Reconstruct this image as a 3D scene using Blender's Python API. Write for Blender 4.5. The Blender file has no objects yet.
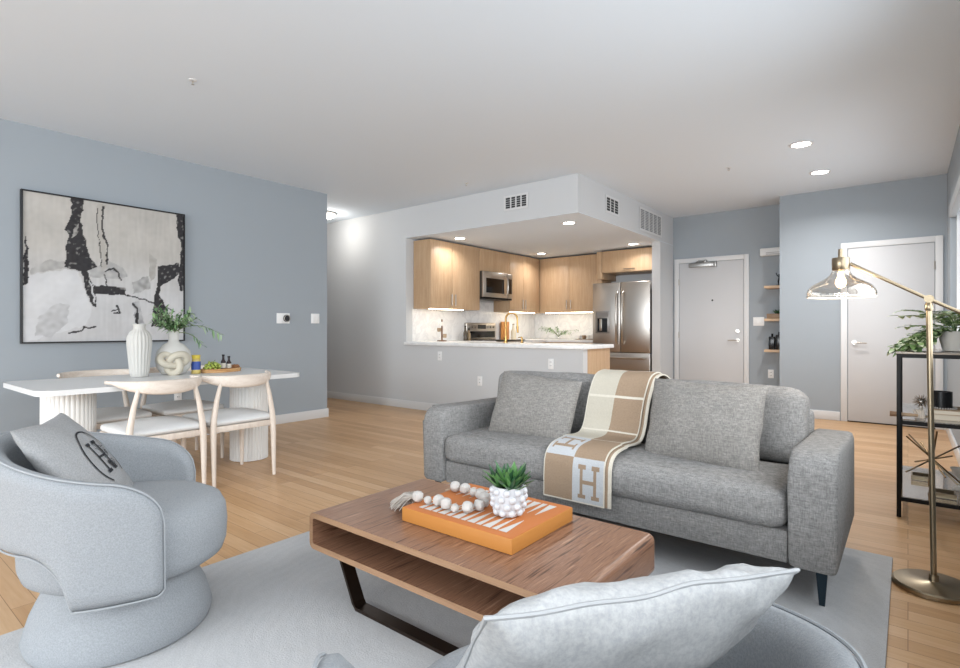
import bpy, bmesh, math, random
from mathutils import Vector, Matrix, noise
from math import sin, cos, pi, radians, sqrt
C = bpy.context.collection
SC = bpy.context.scene
random.seed(7)

# ------------------------------------------------------------------ camera
H = 1.09
cam_d = bpy.data.cameras.new('camera')
cam = bpy.data.objects.new('camera', cam_d); C.objects.link(cam)
cam_d.sensor_width = 36.0
cam_d.lens = 537.56 / 960 * 36.0
cam_d.shift_y = -5.24 / 960
cam_d.clip_start = 0.05
cam.location = (0, 0, H)
cam.rotation_euler = (pi / 2, 0, 0.672377)
SC.camera = cam

# ------------------------------------------------------------------ light
world = bpy.data.worlds.new('sky'); SC.world = world
world.use_nodes = True
bg = world.node_tree.nodes['Background']
bg.inputs[0].default_value = (0.86, 0.93, 1.0, 1)
bg.inputs[1].default_value = 1.25

def area(name, loc, rot, sx, sy, watts, col=(1, 1, 1), spread=None):
    l = bpy.data.lights.new(name, 'AREA'); l.shape = 'RECTANGLE'
    l.size = sx; l.size_y = sy; l.energy = watts; l.color = col
    if spread: l.spread = radians(spread)
    o = bpy.data.objects.new(name, l); C.objects.link(o)
    o.location = loc; o.rotation_euler = rot
    return o
# daylight through the tall window behind the camera, the right wall's far window, and a near one added as fill
area('daylight_back_window', (-2.6, -4.80, 1.45), (radians(70), 0, 0), 5.2, 2.1, 190, (0.92, 0.965, 1.0), 140)
area('fill_near_added_window', (0.40, 0.10, 1.6), (radians(82), 0, radians(90)), 7.0, 1.35, 85, (0.93, 0.97, 1.0), 150)  # fill from an unseen window added to even out the room's light
area('daylight_side_window', (0.40, 5.85, 1.6), (radians(80), 0, radians(90)), 2.3, 1.35, 13, (0.93, 0.97, 1.0), 140)

SC.view_settings.view_transform = 'Standard'
SC.view_settings.look = 'None'
SC.view_settings.gamma = 1.0
SC.view_settings.use_curve_mapping = False
SC.view_settings.exposure = 0.35

# ------------------------------------------------------------------ helpers
class G:
    def __init__(s): s.bm = bmesh.new()
    def _mi(s, faces, mi):
        for f in faces: f.material_index = mi
    def box(s, x0, x1, y0, y1, z0, z1, bev=0.0, seg=2, mi=0):
        r = bmesh.ops.create_cube(s.bm, size=1.0)
        vs = r['verts']
        for v in vs:
            v.co = Vector(((x0 + x1) / 2 + v.co.x * (x1 - x0), (y0 + y1) / 2 + v.co.y * (y1 - y0), (z0 + z1) / 2 + v.co.z * (z1 - z0)))
        fs = set(f for v in vs for f in v.link_faces)
        s._mi(fs, mi)
        if bev > 0:
            es = list(set(e for v in vs for e in v.link_edges))
            r2 = bmesh.ops.bevel(s.bm, geom=es, offset=bev, segments=seg, profile=0.5, affect='EDGES')
            s._mi(r2['faces'], mi)
        return s
    def softbox(s, x0, x1, y0, y1, z0, z1, r, cuts=14, crown=(0, 0, 0), mi=0, wob=0.0, seed=0):
        """rounded block; crown = how much the faces across x, y, z swell"""
        t = bmesh.new()
        bmesh.ops.create_cube(t, size=2.0)
        bmesh.ops.subdivide_edges(t, edges=t.edges[:], cuts=cuts, use_grid_fill=True)
        c = Vector(((x0 + x1) / 2, (y0 + y1) / 2, (z0 + z1) / 2))
        h = Vector(((x1 - x0) / 2, (y1 - y0) / 2, (z1 - z0) / 2))
        for v in t.verts:
            # even spread near the rounded rims
            u = Vector([math.copysign(abs(k) ** 0.75, k) if abs(k) < 1 else k for k in v.co])
            p = Vector((u.x * h.x, u.y * h.y, u.z * h.z))
            q = Vector([max(-(h[i] - r), min(h[i] - r, p[i])) for i in range(3)])
            d = p - q
            if d.length > 1e-9: p = q + d.normalized() * r
            n = [p[i] / h[i] for i in range(3)]
            for i in range(3):
                j, k = (i + 1) % 3, (i + 2) % 3
                p[i] += math.copysign(1, n[i]) * (abs(n[i]) ** 2) * crown[i] * max(0, 1 - n[j] ** 2) * max(0, 1 - n[k] ** 2) if crown[i] else 0
            if wob:
                w = noise.noise_vector(p * 4 + Vector((seed, seed * 2, 0))) * wob
                p += w
            v.co = p + c
        s.merge(t, mi)
        return s
    def merge(s, t, mi=None):
        if mi is not None:
            for f in t.faces: f.material_index = mi
        me = bpy.data.meshes.new('tmp'); t.to_mesh(me); t.free()
        s.bm.from_mesh(me); bpy.data.meshes.remove(me)
    def cyl(s, p0, p1, r0, r1=None, seg=16, mi=0, caps=True):
        r1 = r0 if r1 is None else r1
        return s.tube([p0, p1], [r0, r1], seg, mi, caps)
    def tube(s, pts, rad, seg=10, mi=0, caps=True, closed=False, squash=None):
        pts = [Vector(p) for p in pts]; n = len(pts)
        if not hasattr(rad, '__len__'): rad = [rad] * n
        rings = []; prev = None
        for i, p in enumerate(pts):
            if closed: d = pts[(i + 1) % n] - pts[i - 1]
            else: d = pts[min(i + 1, n - 1)] - pts[max(i - 1, 0)]
            d.normalize()
            if prev is None:
                a = Vector((0, 0, 1)) if abs(d.z) < 0.9 else Vector((1, 0, 0))
                x = d.cross(a).normalized()
            else:
                x = (prev - d * prev.dot(d)).normalized()
            prev = x; y = d.cross(x)
            rx = rad[i]; ry = rx * (squash if squash else 1)
            rings.append([s.bm.verts.new(p + x * cos(2 * pi * k / seg) * rx + y * sin(2 * pi * k / seg) * ry) for k in range(seg)])
        m = n if closed else n - 1
        for i in range(m):
            a, b = rings[i], rings[(i + 1) % n]
            for k in range(seg):
                f = s.bm.faces.new((a[k], a[(k + 1) % seg], b[(k + 1) % seg], b[k])); f.material_index = mi
        if caps and not closed:
            s.bm.faces.new(rings[0][::-1]).material_index = mi
            s.bm.faces.new(rings[-1]).material_index = mi
        return s
    def lathe(s, prof, c=(0, 0, 0), seg=32, mi=0, sx=1, sy=1, rf=None, caps=True):
        """prof: list of (r, z)"""
        c = Vector(c); rings = []
        for (r, z) in prof:
            ring = []
            for k in range(seg):
                a = 2 * pi * k / seg
                rr = r * (rf(a, z) if rf else 1)
                ring.append(s.bm.verts.new(c + Vector((cos(a) * rr * sx, sin(a) * rr * sy, z))))
            rings.append(ring)
        for i in range(len(rings) - 1):
            a, b = rings[i], rings[i + 1]
            for k in range(seg):
                f = s.bm.faces.new((a[k], a[(k + 1) % seg], b[(k + 1) % seg], b[k])); f.material_index = mi
        if caps:
            s.bm.faces.new(rings[0][::-1]).material_index = mi
            s.bm.faces.new(rings[-1]).material_index = mi
        return s
    def grid(s, fn, nu, nv, mi=0, wrapu=False, wrapv=False):
        vs = [[s.bm.verts.new(fn(i / (nu if wrapu else nu - 1), j / (nv if wrapv else nv - 1))) for j in range(nv)] for i in range(nu)]
        for i in range(nu if wrapu else nu - 1):
            for j in range(nv if wrapv else nv - 1):
                a, b = vs[i], vs[(i + 1) % nu]; k = (j + 1) % nv
                f = s.bm.faces.new((a[j], b[j], b[k], a[k]))
                f.material_index = mi(i, j) if callable(mi) else mi
        return vs
    def poly(s, pts, mi=0):
        f = s.bm.faces.new([s.bm.verts.new(Vector(p)) for p in pts]); f.material_index = mi
        return f
    def prism(s, pts, axis, a0, a1, mi=0, bev=0):
        """polygon in the two other axes extruded along axis (0,1,2)"""
        def mk(p, a):
            q = [p[0], p[1]]; q.insert(axis, a); return Vector(q)
        A = [s.bm.verts.new(mk(p, a0)) for p in pts]; B = [s.bm.verts.new(mk(p, a1)) for p in pts]
        n = len(pts); fs = []
        fs.append(s.bm.faces.new(A)); fs.append(s.bm.faces.new(B[::-1]))
        for i in range(n): fs.append(s.bm.faces.new((A[i], B[i], B[(i + 1) % n], A[(i + 1) % n])))
        s._mi(fs, mi)
        if bev:
            es = list(set(e for f in fs[:2] for e in f.edges))
            r2 = bmesh.ops.bevel(s.bm, geom=es, offset=bev, segments=2, profile=0.5, affect='EDGES'); s._mi(r2['faces'], mi)
        return s
    def xf(s, m):
        for v in s.bm.verts: v.co = m @ v.co
        return s

def root_of(o):
    while o.parent: o = o.parent
    return o
def make(g, name, mats, parent=None, ang=40, flat=False, subd=0):
    me = bpy.data.meshes.new(name)
    bmesh.ops.recalc_face_normals(g.bm, faces=g.bm.faces[:])
    if parent is not None:
        off = root_of(parent).location
        bmesh.ops.translate(g.bm, verts=g.bm.verts[:], vec=-Vector(off))
    g.bm.to_mesh(me); g.bm.free()
    for m in (mats if isinstance(mats, (list, tuple)) else [mats]): me.materials.append(m)
    if not flat:
        me.polygons.foreach_set('use_smooth', [True] * len(me.polygons))
        me.set_sharp_from_angle(angle=radians(ang))
    o = bpy.data.objects.new(name, me); C.objects.link(o)
    if parent is not None: o.parent = parent
    if subd:
        md = o.modifiers.new('sub', 'SUBSURF'); md.levels = subd; md.render_levels = subd
    return o
part = make
def tag(o, label, cat, group=None):
    o['label'] = label; o['category'] = cat
    if group: o['group'] = group
    return o
def thing(name, label, cat, loc=(0, 0, 0), group=None):
    o = bpy.data.objects.new(name, None); C.objects.link(o); o.location = loc
    o.empty_display_size = 0.1
    return tag(o, label, cat, group)
def solo(g, name, mats, label, cat, group=None, **k):
    """a thing that is one mesh; its origin goes to the middle of its base"""
    vs = [v.co for v in g.bm.verts]
    lo = Vector([min(v[i] for v in vs) for i in range(3)]); hi = Vector([max(v[i] for v in vs) for i in range(3)])
    c = Vector(((lo.x + hi.x) / 2, (lo.y + hi.y) / 2, lo.z))
    bmesh.ops.translate(g.bm, verts=g.bm.verts[:], vec=-c)
    o = make(g, name, mats, None, **k); o.location = c
    return tag(o, label, cat, group)
def struct(g, name, mats, parent=None, **k):
    o = make(g, name, mats, parent, **k)
    o['kind'] = 'structure'
    return o
def dup(root, loc, rotz=None, label=None, group=None):
    def cp(o, par):
        c = o.copy(); C.objects.link(c)
        if par is not None: c.parent = par
        for ch in o.children: cp(ch, c)
        return c
    r = cp(root, None); r.location = loc
    if rotz is not None: r.rotation_euler = (0, 0, rotz)
    if label: r['label'] = label
    if group: r['group'] = group
    return r

# ------------------------------------------------------------------ materials
def lin(c):
    return tuple((x / 12.92 if x <= 0.04045 else ((x + 0.055) / 1.055) ** 2.4) for x in c)
def hexc(h): return lin(tuple(int(h[i:i + 2], 16) / 255 for i in (0, 2, 4)))
class M:
    def __init__(s, name, col='808080', rough=0.6, metal=0.0, spec=0.4):
        s.m = bpy.data.materials.new(name); s.m.use_nodes = True
        s.t = s.m.node_tree; s.b = s.t.nodes['Principled BSDF']
        s.col = hexc(col) if isinstance(col, str) else col
        s.b.inputs['Base Color'].default_value = (*s.col, 1)
        s.b.inputs['Roughness'].default_value = rough
        s.b.inputs['Metallic'].default_value = metal
        s.b.inputs['Specular IOR Level'].default_value = spec
        s._co = None
    def n(s, typ, **kw):
        nd = s.t.nodes.new(typ)
        for k, v in kw.items(): setattr(nd, k, v)
        return nd
    def l(s, a, b): s.t.links.new(a, b)
    def coord(s, scale=(1, 1, 1), rot=(0, 0, 0), gen='Object'):
        tc = s.n('ShaderNodeTexCoord'); mp = s.n('ShaderNodeMapping')
        mp.inputs['Scale'].default_value = scale; mp.inputs['Rotation'].default_value = rot
        s.l(tc.outputs[gen], mp.inputs['Vector']); return mp.outputs[0]
    def noise(s, scale, co=None, detail=3, rough=0.55, dist=0):
        nd = s.n('ShaderNodeTexNoise'); nd.inputs['Scale'].default_value = scale
        nd.inputs['Detail'].default_value = detail; nd.inputs['Roughness'].default_value = rough
        nd.inputs['Distortion'].default_value = dist
        s.l(co if co is not None else s.coord(), nd.inputs['Vector']); return nd.outputs['Fac']
    def ramp(s, fac, stops):
        r = s.n('ShaderNodeValToRGB'); e = r.color_ramp.elements
        while len(e) < len(stops): e.new(0.5)
        for k, (p, c) in enumerate(stops):
            e[k].position = p; e[k].color = (*(hexc(c) if isinstance(c, str) else c), 1)
        s.l(fac, r.inputs[0]); return r.outputs[0]
    def mix(s, fac, a, b, mode='MIX'):
        m = s.n('ShaderNodeMix', data_type='RGBA', blend_type=mode)
        for sock, v in ((m.inputs[0], fac), (m.inputs[6], a), (m.inputs[7], b)):
            if hasattr(v, 'node'): s.l(v, sock)
            elif isinstance(v, str): sock.default_value = (*hexc(v), 1)
            elif hasattr(v, '__len__'): sock.default_value = (*v[:3], 1)
            else: sock.default_value = v
        return m.outputs[2]
    def base(s, c): s.l(c, s.b.inputs['Base Color']); return s
    def bump(s, h, strength=0.2, dist=0.01):
        b = s.n('ShaderNodeBump'); b.inputs['Strength'].default_value = strength; b.inputs['Distance'].default_value = dist
        s.l(h, b.inputs['Height']); s.l(b.outputs[0], s.b.inputs['Normal']); return s
    def set(s, **k):
        for a, v in k.items(): s.b.inputs[a.replace('_', ' ')].default_value = v
        return s

def plain(name, col, rough=0.6, metal=0.0, spec=0.4, bump=0.0, bscale=60): 
    m = M(name, col, rough, metal, spec)
    if bump: m.bump(m.noise(bscale), bump, 0.004)
    return m.m
def fabric(name, a, b, scale=160, bump=0.35, sheen=0.0, dist=0.003, big=None):
    m = M(name, a, 0.95, 0, 0.1)
    nz = m.noise(scale, detail=4, rough=0.7)
    col = m.ramp(nz, [(0.36, a), (0.64, b)])
    if big:
        col = m.mix(0.5, col, m.ramp(m.noise(big, detail=2), [(0.4, a), (0.6, b)]))
    m.base(col); m.bump(nz, bump, dist)
    if sheen: m.set(Sheen_Weight=sheen)
    return m.m
def weave(name, a, b, c, s=260, bump=0.4):
    m = M(name, a, 0.95, 0, 0.08)
    n1 = m.noise(s, m.coord((1, 1, 0.18)), 3, 0.7)
    n2 = m.noise(s, m.coord((0.18, 0.18, 1.0)), 3, 0.7)
    f = m.mix(0.5, n1, n2)
    m.base(m.ramp(f, [(0.34, a), (0.5, b), (0.66, c)]))
    m.bump(f, bump, 0.003)
    return m.m
def wood(name, cols, axis=0, scale=14, stretch=14, rough=0.45, bump=0.08, spec=0.4, ring=0.0):
    sc = [stretch, stretch, stretch]; sc[axis] = 1.0
    m = M(name, cols[0], rough, 0, spec)
    co = m.coord(tuple(sc))
    n1 = m.noise(scale / 8, co, 5, 0.62, 0.6)
    n2 = m.noise(scale * 1.2, co, 3, 0.6)
    f = m.mix(0.35, n1, n2)
    k = len(cols)
    m.base(m.ramp(f, [(0.34 + 0.32 * i / (k - 1), c) for i, c in enumerate(cols)]))
    m.bump(f, bump, 0.002)
    return m.m
def emit(name, col, strength):
    m = M(name, col, 0.5)
    m.b.inputs['Emission Color'].default_value = (*m.col, 1)
    m.b.inputs['Emission Strength'].default_value = strength
    return m.m
def glass(name, tint=(1, 1, 1), clear=0.85, rough=0.02):
    m = M(name, tint, rough)
    tr = m.n('ShaderNodeBsdfTransparent'); tr.inputs[0].default_value = (*tint, 1)
    gl = m.n('ShaderNodeBsdfGlossy'); gl.inputs['Roughness'].default_value = rough
    lw = m.n('ShaderNodeLayerWeight'); lw.inputs[0].default_value = 1 - clear
    mx = m.n('ShaderNodeMixShader')
    m.l(lw.outputs['Facing'], mx.inputs[0]); m.l(tr.outputs[0], mx.inputs[1]); m.l(gl.outputs[0], mx.inputs[2])
    m.l(mx.outputs[0], m.t.nodes['Material Output'].inputs[0])
    return m.m

def wallpaint(name, col):
    m = M(name, col, 0.85, 0, 0.25)
    m.bump(m.noise(180, detail=2), 0.12, 0.002)
    return m.m
BLUE = wallpaint('blue_grey_wall_paint', '9ea6ad')
WHITE = wallpaint('white_wall_paint', 'cbcdcf')
CEIL = wallpaint('white_ceiling_paint', 'dce5ee')
TRIM = plain('white_gloss_trim', 'd9dadb', 0.4)
DOORW = plain('white_door_paint', 'c9cacc', 0.45)
NICKEL = plain('satin_nickel', 'b9b4ad', 0.28, 1.0)
STEEL = M('brushed_steel', 'bdb8b2', 0.3, 1.0)
STEEL.bump(STEEL.noise(40, STEEL.coord((1, 1, 30)), 2), 0.04, 0.002); STEEL = STEEL.m
DARKGLASS = plain('black_glass', '0c0c0d', 0.08, 0, 0.6)
BLACK = plain('black_metal', '0b0b0b', 0.5, 0.0, 0.25)
PLATE = plain('white_plastic', 'eceded', 0.35)
HOLE = plain('dark_slot', '26282a', 0.7)
BRASS = M('antique_brass', '8f826d', 0.32, 1.0); BRASS = BRASS.m
GLOW = emit('lamp_diffuser', 'fffaf2', 14)

def floor_mat():
    m = M('oak_plank_floor', 'b98f63', 0.33, 0, 0.45)
    br = m.n('ShaderNodeTexBrick'); co = m.coord()
    m.l(co, br.inputs['Vector'])
    br.inputs['Scale'].default_value = 1.0
    br.inputs['Brick Width'].default_value = 1.15
    br.inputs['Row Height'].default_value = 0.083
    br.inputs['Mortar Size'].default_value = 0.0012
    br.inputs['Color1'].default_value = (0.15, 0.15, 0.15, 1); br.inputs['Color2'].default_value = (0.85, 0.85, 0.85, 1)
    br.inputs['Mortar'].default_value = (0.0, 0.0, 0.0, 1)
    br.offset = 0.37; br.offset_frequency = 3
    g = m.noise(3.2, m.coord((1.2, 18, 18)), 5, 0.6, 0.5)
    f = m.mix(0.5, br.outputs['Color'], g)
    c = m.ramp(f, [(0.22, 'ad845a'), (0.5, 'c39b70'), (0.78, 'd2b08a')])
    c = m.mix(br.outputs['Fac'], c, '8a6440')
    m.base(c)
    inv = m.n('ShaderNodeMath', operation='SUBTRACT'); inv.inputs[0].default_value = 1.0
    m.l(br.outputs['Fac'], inv.inputs[1]); m.bump(inv.outputs[0], 0.25, 0.002)
    return m.m
FLOOR = floor_mat()

# ------------------------------------------------------------------ the room
XL, XR, YB, ZC = -5.63, 0.33, -4.86, 2.757
YK, XS, ZK = 5.16, -2.765, 2.34          # kitchen front, soffit corner, kitchen ceiling
YE, YC, XC = 8.14, 7.65, -1.265          # entry wall, closet wall, closet corner
XKL, YKB = -5.41, 8.44                   # kitchen left wall and back wall
XH = -9.2                                # hall end

struct(G().box(XH - .1, XR + .15, YB - .1, YKB + .12, -0.1, 0.0), 'floor', FLOOR)
struct(G().box(XH - .1, XR + .15, YB - .1, YKB + .12, ZC, ZC + .1), 'ceiling', CEIL)
struct(G().box(XL - .12, XL, YB, 4.03, 0, ZC), 'wall_left', BLUE)
struct(G().box(XL - .121, XL - .12, YB, 4.03, 0, ZC).box(XH, XL - .121, 3.91, 4.03, 0, ZC), 'wall_hall', WHITE)
struct(G().box(XH - .1, XH, 3.91, YK + .1, 0, ZC), 'wall_hall_end', WHITE)
# kitchen front wall: full height left of the opening, header (soffit face) above it
struct(G().box(XH, XKL, YK, YK + .12, 0, ZC), 'wall_kitchen_front', WHITE)
struct(G().box(XKL, XS, YK, YE, ZK + .006, ZC), 'wall_soffit', WHITE)
struct(G().box(XKL, XS, YK + .001, YKB, ZK, ZK + .0055), 'ceiling_kitchen_panel', CEIL)
struct(G().box(XKL - .1, XKL, YK + .12, YKB + .1, 0, ZK), 'wall_kitchen_left', WHITE)
struct(G().box(XKL, XS, YKB, YKB + .1, 0, ZK), 'wall_kitchen_back', WHITE)
struct(G().box(XKL - .1, XKL, YK + .12, YKB + .1, ZK, ZC).box(XKL, XS, YE, YKB + .1, ZK + .006, ZC), 'ceiling_kitchen', WHITE)
struct(G().box(-2.885, XS, 7.6, YKB, 0, ZK), 'wall_pier', WHITE)
struct(G().box(XKL, -2.706, YK, YK + .1, 0, 0.868), 'wall_peninsula', WHITE)
struct(G().box(XS, XC, YE, YE + .1, 0, ZC), 'wall_entry', BLUE)
struct(G().box(XC, XR, YC, YC + .1, 0, ZC).box(XC, XC + .1, YC + .1, YE + .1, 0, ZC), 'wall_closet', BLUE)
WY0, WY1, WZ0, WZ1 = 4.55, 7.08, 0.92, 2.30
g = G()
VY0, VY1 = -3.45, 3.65  # span of the added, unseen fill window
g.box(XR, XR + .12, YB, VY0, 0, ZC).box(XR, XR + .12, VY1, WY0, 0, ZC).box(XR, XR + .12, WY1, YC + .1, 0, ZC)
g.box(XR, XR + .12, VY0, VY1, 0, WZ0).box(XR, XR + .12, VY0, VY1, WZ1, ZC)
g.box(XR, XR + .12, WY0, WY1, 0, WZ0).box(XR, XR + .12, WY0, WY1, WZ1, ZC)
struct(g, 'wall_right', BLUE)
g = G()
g.box(XL, -5.25, YB - .1, YB, 0, ZC).box(0.05, XR, YB - .1, YB, 0, ZC)
g.box(-5.25, 0.05, YB - .1, YB, 0, 0.25).box(-5.25, 0.05, YB - .1, YB, 2.55, ZC)
struct(g, 'wall_back', BLUE)
PANE = glass('window_glass', (1, 1, 1), 0.9)
def window(name, axis, a0, a1, z0, z1, at, n, th=.05):
    def bx(g, u0, u1, w0, w1, v0, v1):
        return g.box(v0, v1, u0, u1, w0, w1) if axis == 'y' else g.box(u0, u1, v0, v1, w0, w1)
    g = G(); v0, v1 = at, at + th
    bx(g, a0, a1, z0, z0 + .05, v0, v1); bx(g, a0, a1, z1 - .05, z1, v0, v1)
    for k in range(n + 1):
        u = a0 + (a1 - a0 - .05) * k / n
        bx(g, u, u + .05, z0 + .05, z1 - .05, v0, v1)
    w = struct(g, name, TRIM)
    g = G(); bx(g, a0 + .05, a1 - .05, z0 + .05, z1 - .05, at + .02, at + .026)
    struct(g, 'window_pane', PANE, w)
    return w
w1 = window('window_1', 'y', WY0, WY1, WZ0, WZ1, XR + .045, 2)
struct(G().box(XR - .015, XR + .04, WY0 + .01, WY1 - .01, WZ1 - .11, WZ1 - .005, .004), 'blind_cassette', plain('grey_blind_cassette', 'a9adb0', .5), w1)
struct(G().box(XR - .02, XR + .04, WY0, WY1, WZ0 - .02, WZ0 + .005, .003), 'window_sill', TRIM, w1)
window('window_added_fill', 'y', VY0, VY1, WZ0, WZ1, XR + .045, 6)  # unseen window, added so light spreads more evenly
window('window_2', 'x', -5.25, 0.05, 0.25, 2.55, YB - .07, 4)

# baseboards
BH, BT = .105, .014
struct(G().box(XL, XL + BT, YB, 4.03 + BT, 0, BH, .003).box(XL - .12, XL, 4.03, 4.03 + BT, 0, BH), 'baseboard_left', TRIM)
struct(G().box(XH, -2.706, YK - BT, YK, 0, BH, .003), 'baseboard_kitchen', TRIM)
struct(G().box(XC, -.63, YC - BT, YC, 0, BH, .003).box(.30, XR, YC - BT, YC, 0, BH), 'baseboard_closet', TRIM)
struct(G().box(-1.69, XC, YE - BT, YE, 0, BH, .003), 'baseboard_entry', TRIM)
struct(G().box(XR - BT, XR, YB, YC - BT, 0, BH, .003), 'baseboard_right', TRIM)
struct(G().box(XS, XS + BT, 7.6, YE, 0, BH, .003), 'baseboard_pier', TRIM)

# doors: casing, slab, lever, hinges
def lever(g, x, y, z, dirx):
    g.cyl((x, y, z), (x, y - .012, z), .026, seg=20)
    g.cyl((x, y - .012, z), (x, y - .055, z), .009, seg=10)
    g.tube([(x, y - .052, z), (x + dirx * .03, y - .056, z), (x + dirx * .12, y - .052, z - .004)], [.010, .009, .008], 10)
def door(name, x0, x1, y, ztop, hx, dirx, hinge_x):
    g = G(); cw = .066
    g.box(x0 - cw, x0, y - .018, y, 0, ztop + cw, .004).box(x1, x1 + cw, y - .018, y, 0, ztop + cw, .004).box(x0, x1, y - .018, y, ztop, ztop + cw, .004)
    d = struct(g, name, TRIM)
    p = struct(G().box(x0 + .006, x1 - .006, y - .010, y, .012, ztop - .005, .002), 'door_panel', DOORW, d)
    g = G(); lever(g, hx, y - .011, .93, dirx); struct(g, 'door_handle', NICKEL, p)
    g = G()
    for z in (.25, 1.0, 1.78): g.cyl((hinge_x, y - .02, z - .045), (hinge_x, y - .02, z + .045), .007, seg=8)
    struct(g, 'hinge', NICKEL, d)
    g = G().box(x0, x1, y - .012, y - .001, .0, .012); struct(g, 'threshold', BLACK, d)
    return d, p
d1, p1 = door('door_1', -2.675, -1.785, YE, 2.06, -1.86, -1, -2.672)
g = G().cyl((-1.86, YE - .011, 1.06), (-1.86, YE - .03, 1.06), .027, seg=18).box(-1.875, -1.845, YE - .045, YE - .03, 1.055, 1.065)
struct(g, 'deadbolt', NICKEL, p1)
g = G().cyl((-2.2, YE - .009, 1.50), (-2.2, YE - .018, 1.50), .012, seg=14)
struct(g, 'peephole', BLACK, p1)
g = G().box(-2.52, -2.17, YE - .065, YE - .012, 1.985, 2.05, .006).box(-2.30, -2.27, YE - .08, YE - .015, 2.05, 2.085, .004)
g.tube([(-2.42, YE - .05, 2.055), (-2.35, YE - .17, 2.06), (-2.285, YE - .06, 2.062)], .009, 8).box(-2.165, -2.14, YE - .06, YE - .012, 1.98, 2.055, .003)
struct(g, 'door_closer', plain('aluminium_closer', 'a7a6a4', .35, .9), p1)
door('door_2', -.557, .232, YC, 2.033, -.49, 1, .228)
# ------------------------------------------------------------------ ceiling fittings
def downlight(name, x, y, z, label, group, watts, r=.075):
    t = thing(name, label, 'ceiling light', (x, y, z), group)
    g = G(); g.lathe([(r, -.0005), (r + .022, -.0005), (r + .024, -.006), (r + .006, -.010), (r, -.006)], (x, y, z), 28, caps=False)
    part(g, 'trim_ring', TRIM, t)
    g = G(); g.lathe([(r, -.006), (r * .6, -.007), (.002, -.0075)], (x, y, z), 28)
    part(g, 'diffuser', GLOW, t)
    if watts:
        l = bpy.data.lights.new('bulb', 'AREA'); l.shape = 'DISK'; l.size = r * 1.8; l.energy = watts; l.color = (1, .97, .94); l.spread = radians(150)
        o = bpy.data.objects.new('bulb', l); C.objects.link(o); o.parent = t; o.location = (0, 0, -.03)
    return t
downlight('downlight', -.755, 5.60, ZC, 'round recessed ceiling light, the larger and nearer of two over the entry', 'recessed lights over the entry', 16)
downlight('downlight', -.732, 6.72, ZC, 'round recessed ceiling light nearer the white doors, farther of two over the entry', 'recessed lights over the entry', 16)
downlight('downlight', -3.12, 5.60, ZK, 'recessed kitchen light near the front corner of the dropped ceiling', 'recessed kitchen lights', 4.5, .065)
downlight('downlight', -4.83, 5.62, ZK, 'recessed kitchen light in front of the tall left wood wall cabinet', 'recessed kitchen lights', 4.5, .065)
downlight('downlight', -4.75, 7.60, ZK, 'recessed kitchen light close to the inner corner of the wood cabinets', 'recessed kitchen lights', 4.5, .065)
downlight('downlight', -3.16, 7.58, ZK, 'recessed kitchen light in front of the fridge cabinet', 'recessed kitchen lights', 4.5, .065)
t = thing('flush_mount_light', 'flush white ceiling lamp in the hallway, cut off by the blue wall end', 'ceiling light', (-6.55, 4.66, ZC))
g = G().lathe([(.15, 0), (.155, -.02), (.14, -.025)], (-6.55, 4.66, ZC), 32); part(g, 'lamp_base', NICKEL, t)
g = G().lathe([(.138, -.026), (.13, -.05), (.09, -.075), (.01, -.085)], (-6.55, 4.66, ZC), 32); part(g, 'lamp_shade', emit('hall_diffuser', 'fff8ee', 6), t)
l = bpy.data.lights.new('bulb', 'POINT'); l.energy = 8; l.shadow_soft_size = .12; l.color = (1, .95, .88)
o = bpy.data.objects.new('bulb', l); C.objects.link(o); o.parent = t; o.location = (0, 0, -.2)

def sprinkler(x, y, label):
    t = thing('fire_sprinkler', label, 'sprinkler', (x, y, ZC), 'fire sprinklers in the ceiling')
    part(G().lathe([(.026, 0), (.024, -.004), (.010, -.006)], (x, y, ZC), 20), 'escutcheon', TRIM, t)
    g = G().cyl((x, y, ZC - .006), (x, y, ZC - .016), .006, seg=8)
    g.tube([(x - .009, y, ZC - .012), (x - .009, y, ZC - .024), (x, y, ZC - .029)], .002, 6).tube([(x + .009, y, ZC - .012), (x + .009, y, ZC - .024), (x, y, ZC - .029)], .002, 6)
    g.lathe([(.010, -.029), (.010, -.031)], (x, y, ZC), 12)
    part(g, 'sprinkler_head', NICKEL, t)
sprinkler(-3.75, 1.62, 'small sprinkler on the open ceiling nearest the framed painting')
sprinkler(-3.95, 4.71, 'small sprinkler on the ceiling just in front of the dropped kitchen ceiling')
sprinkler(-1.45, 5.95, 'small sprinkler on the ceiling left of the two entry lights')

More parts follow.
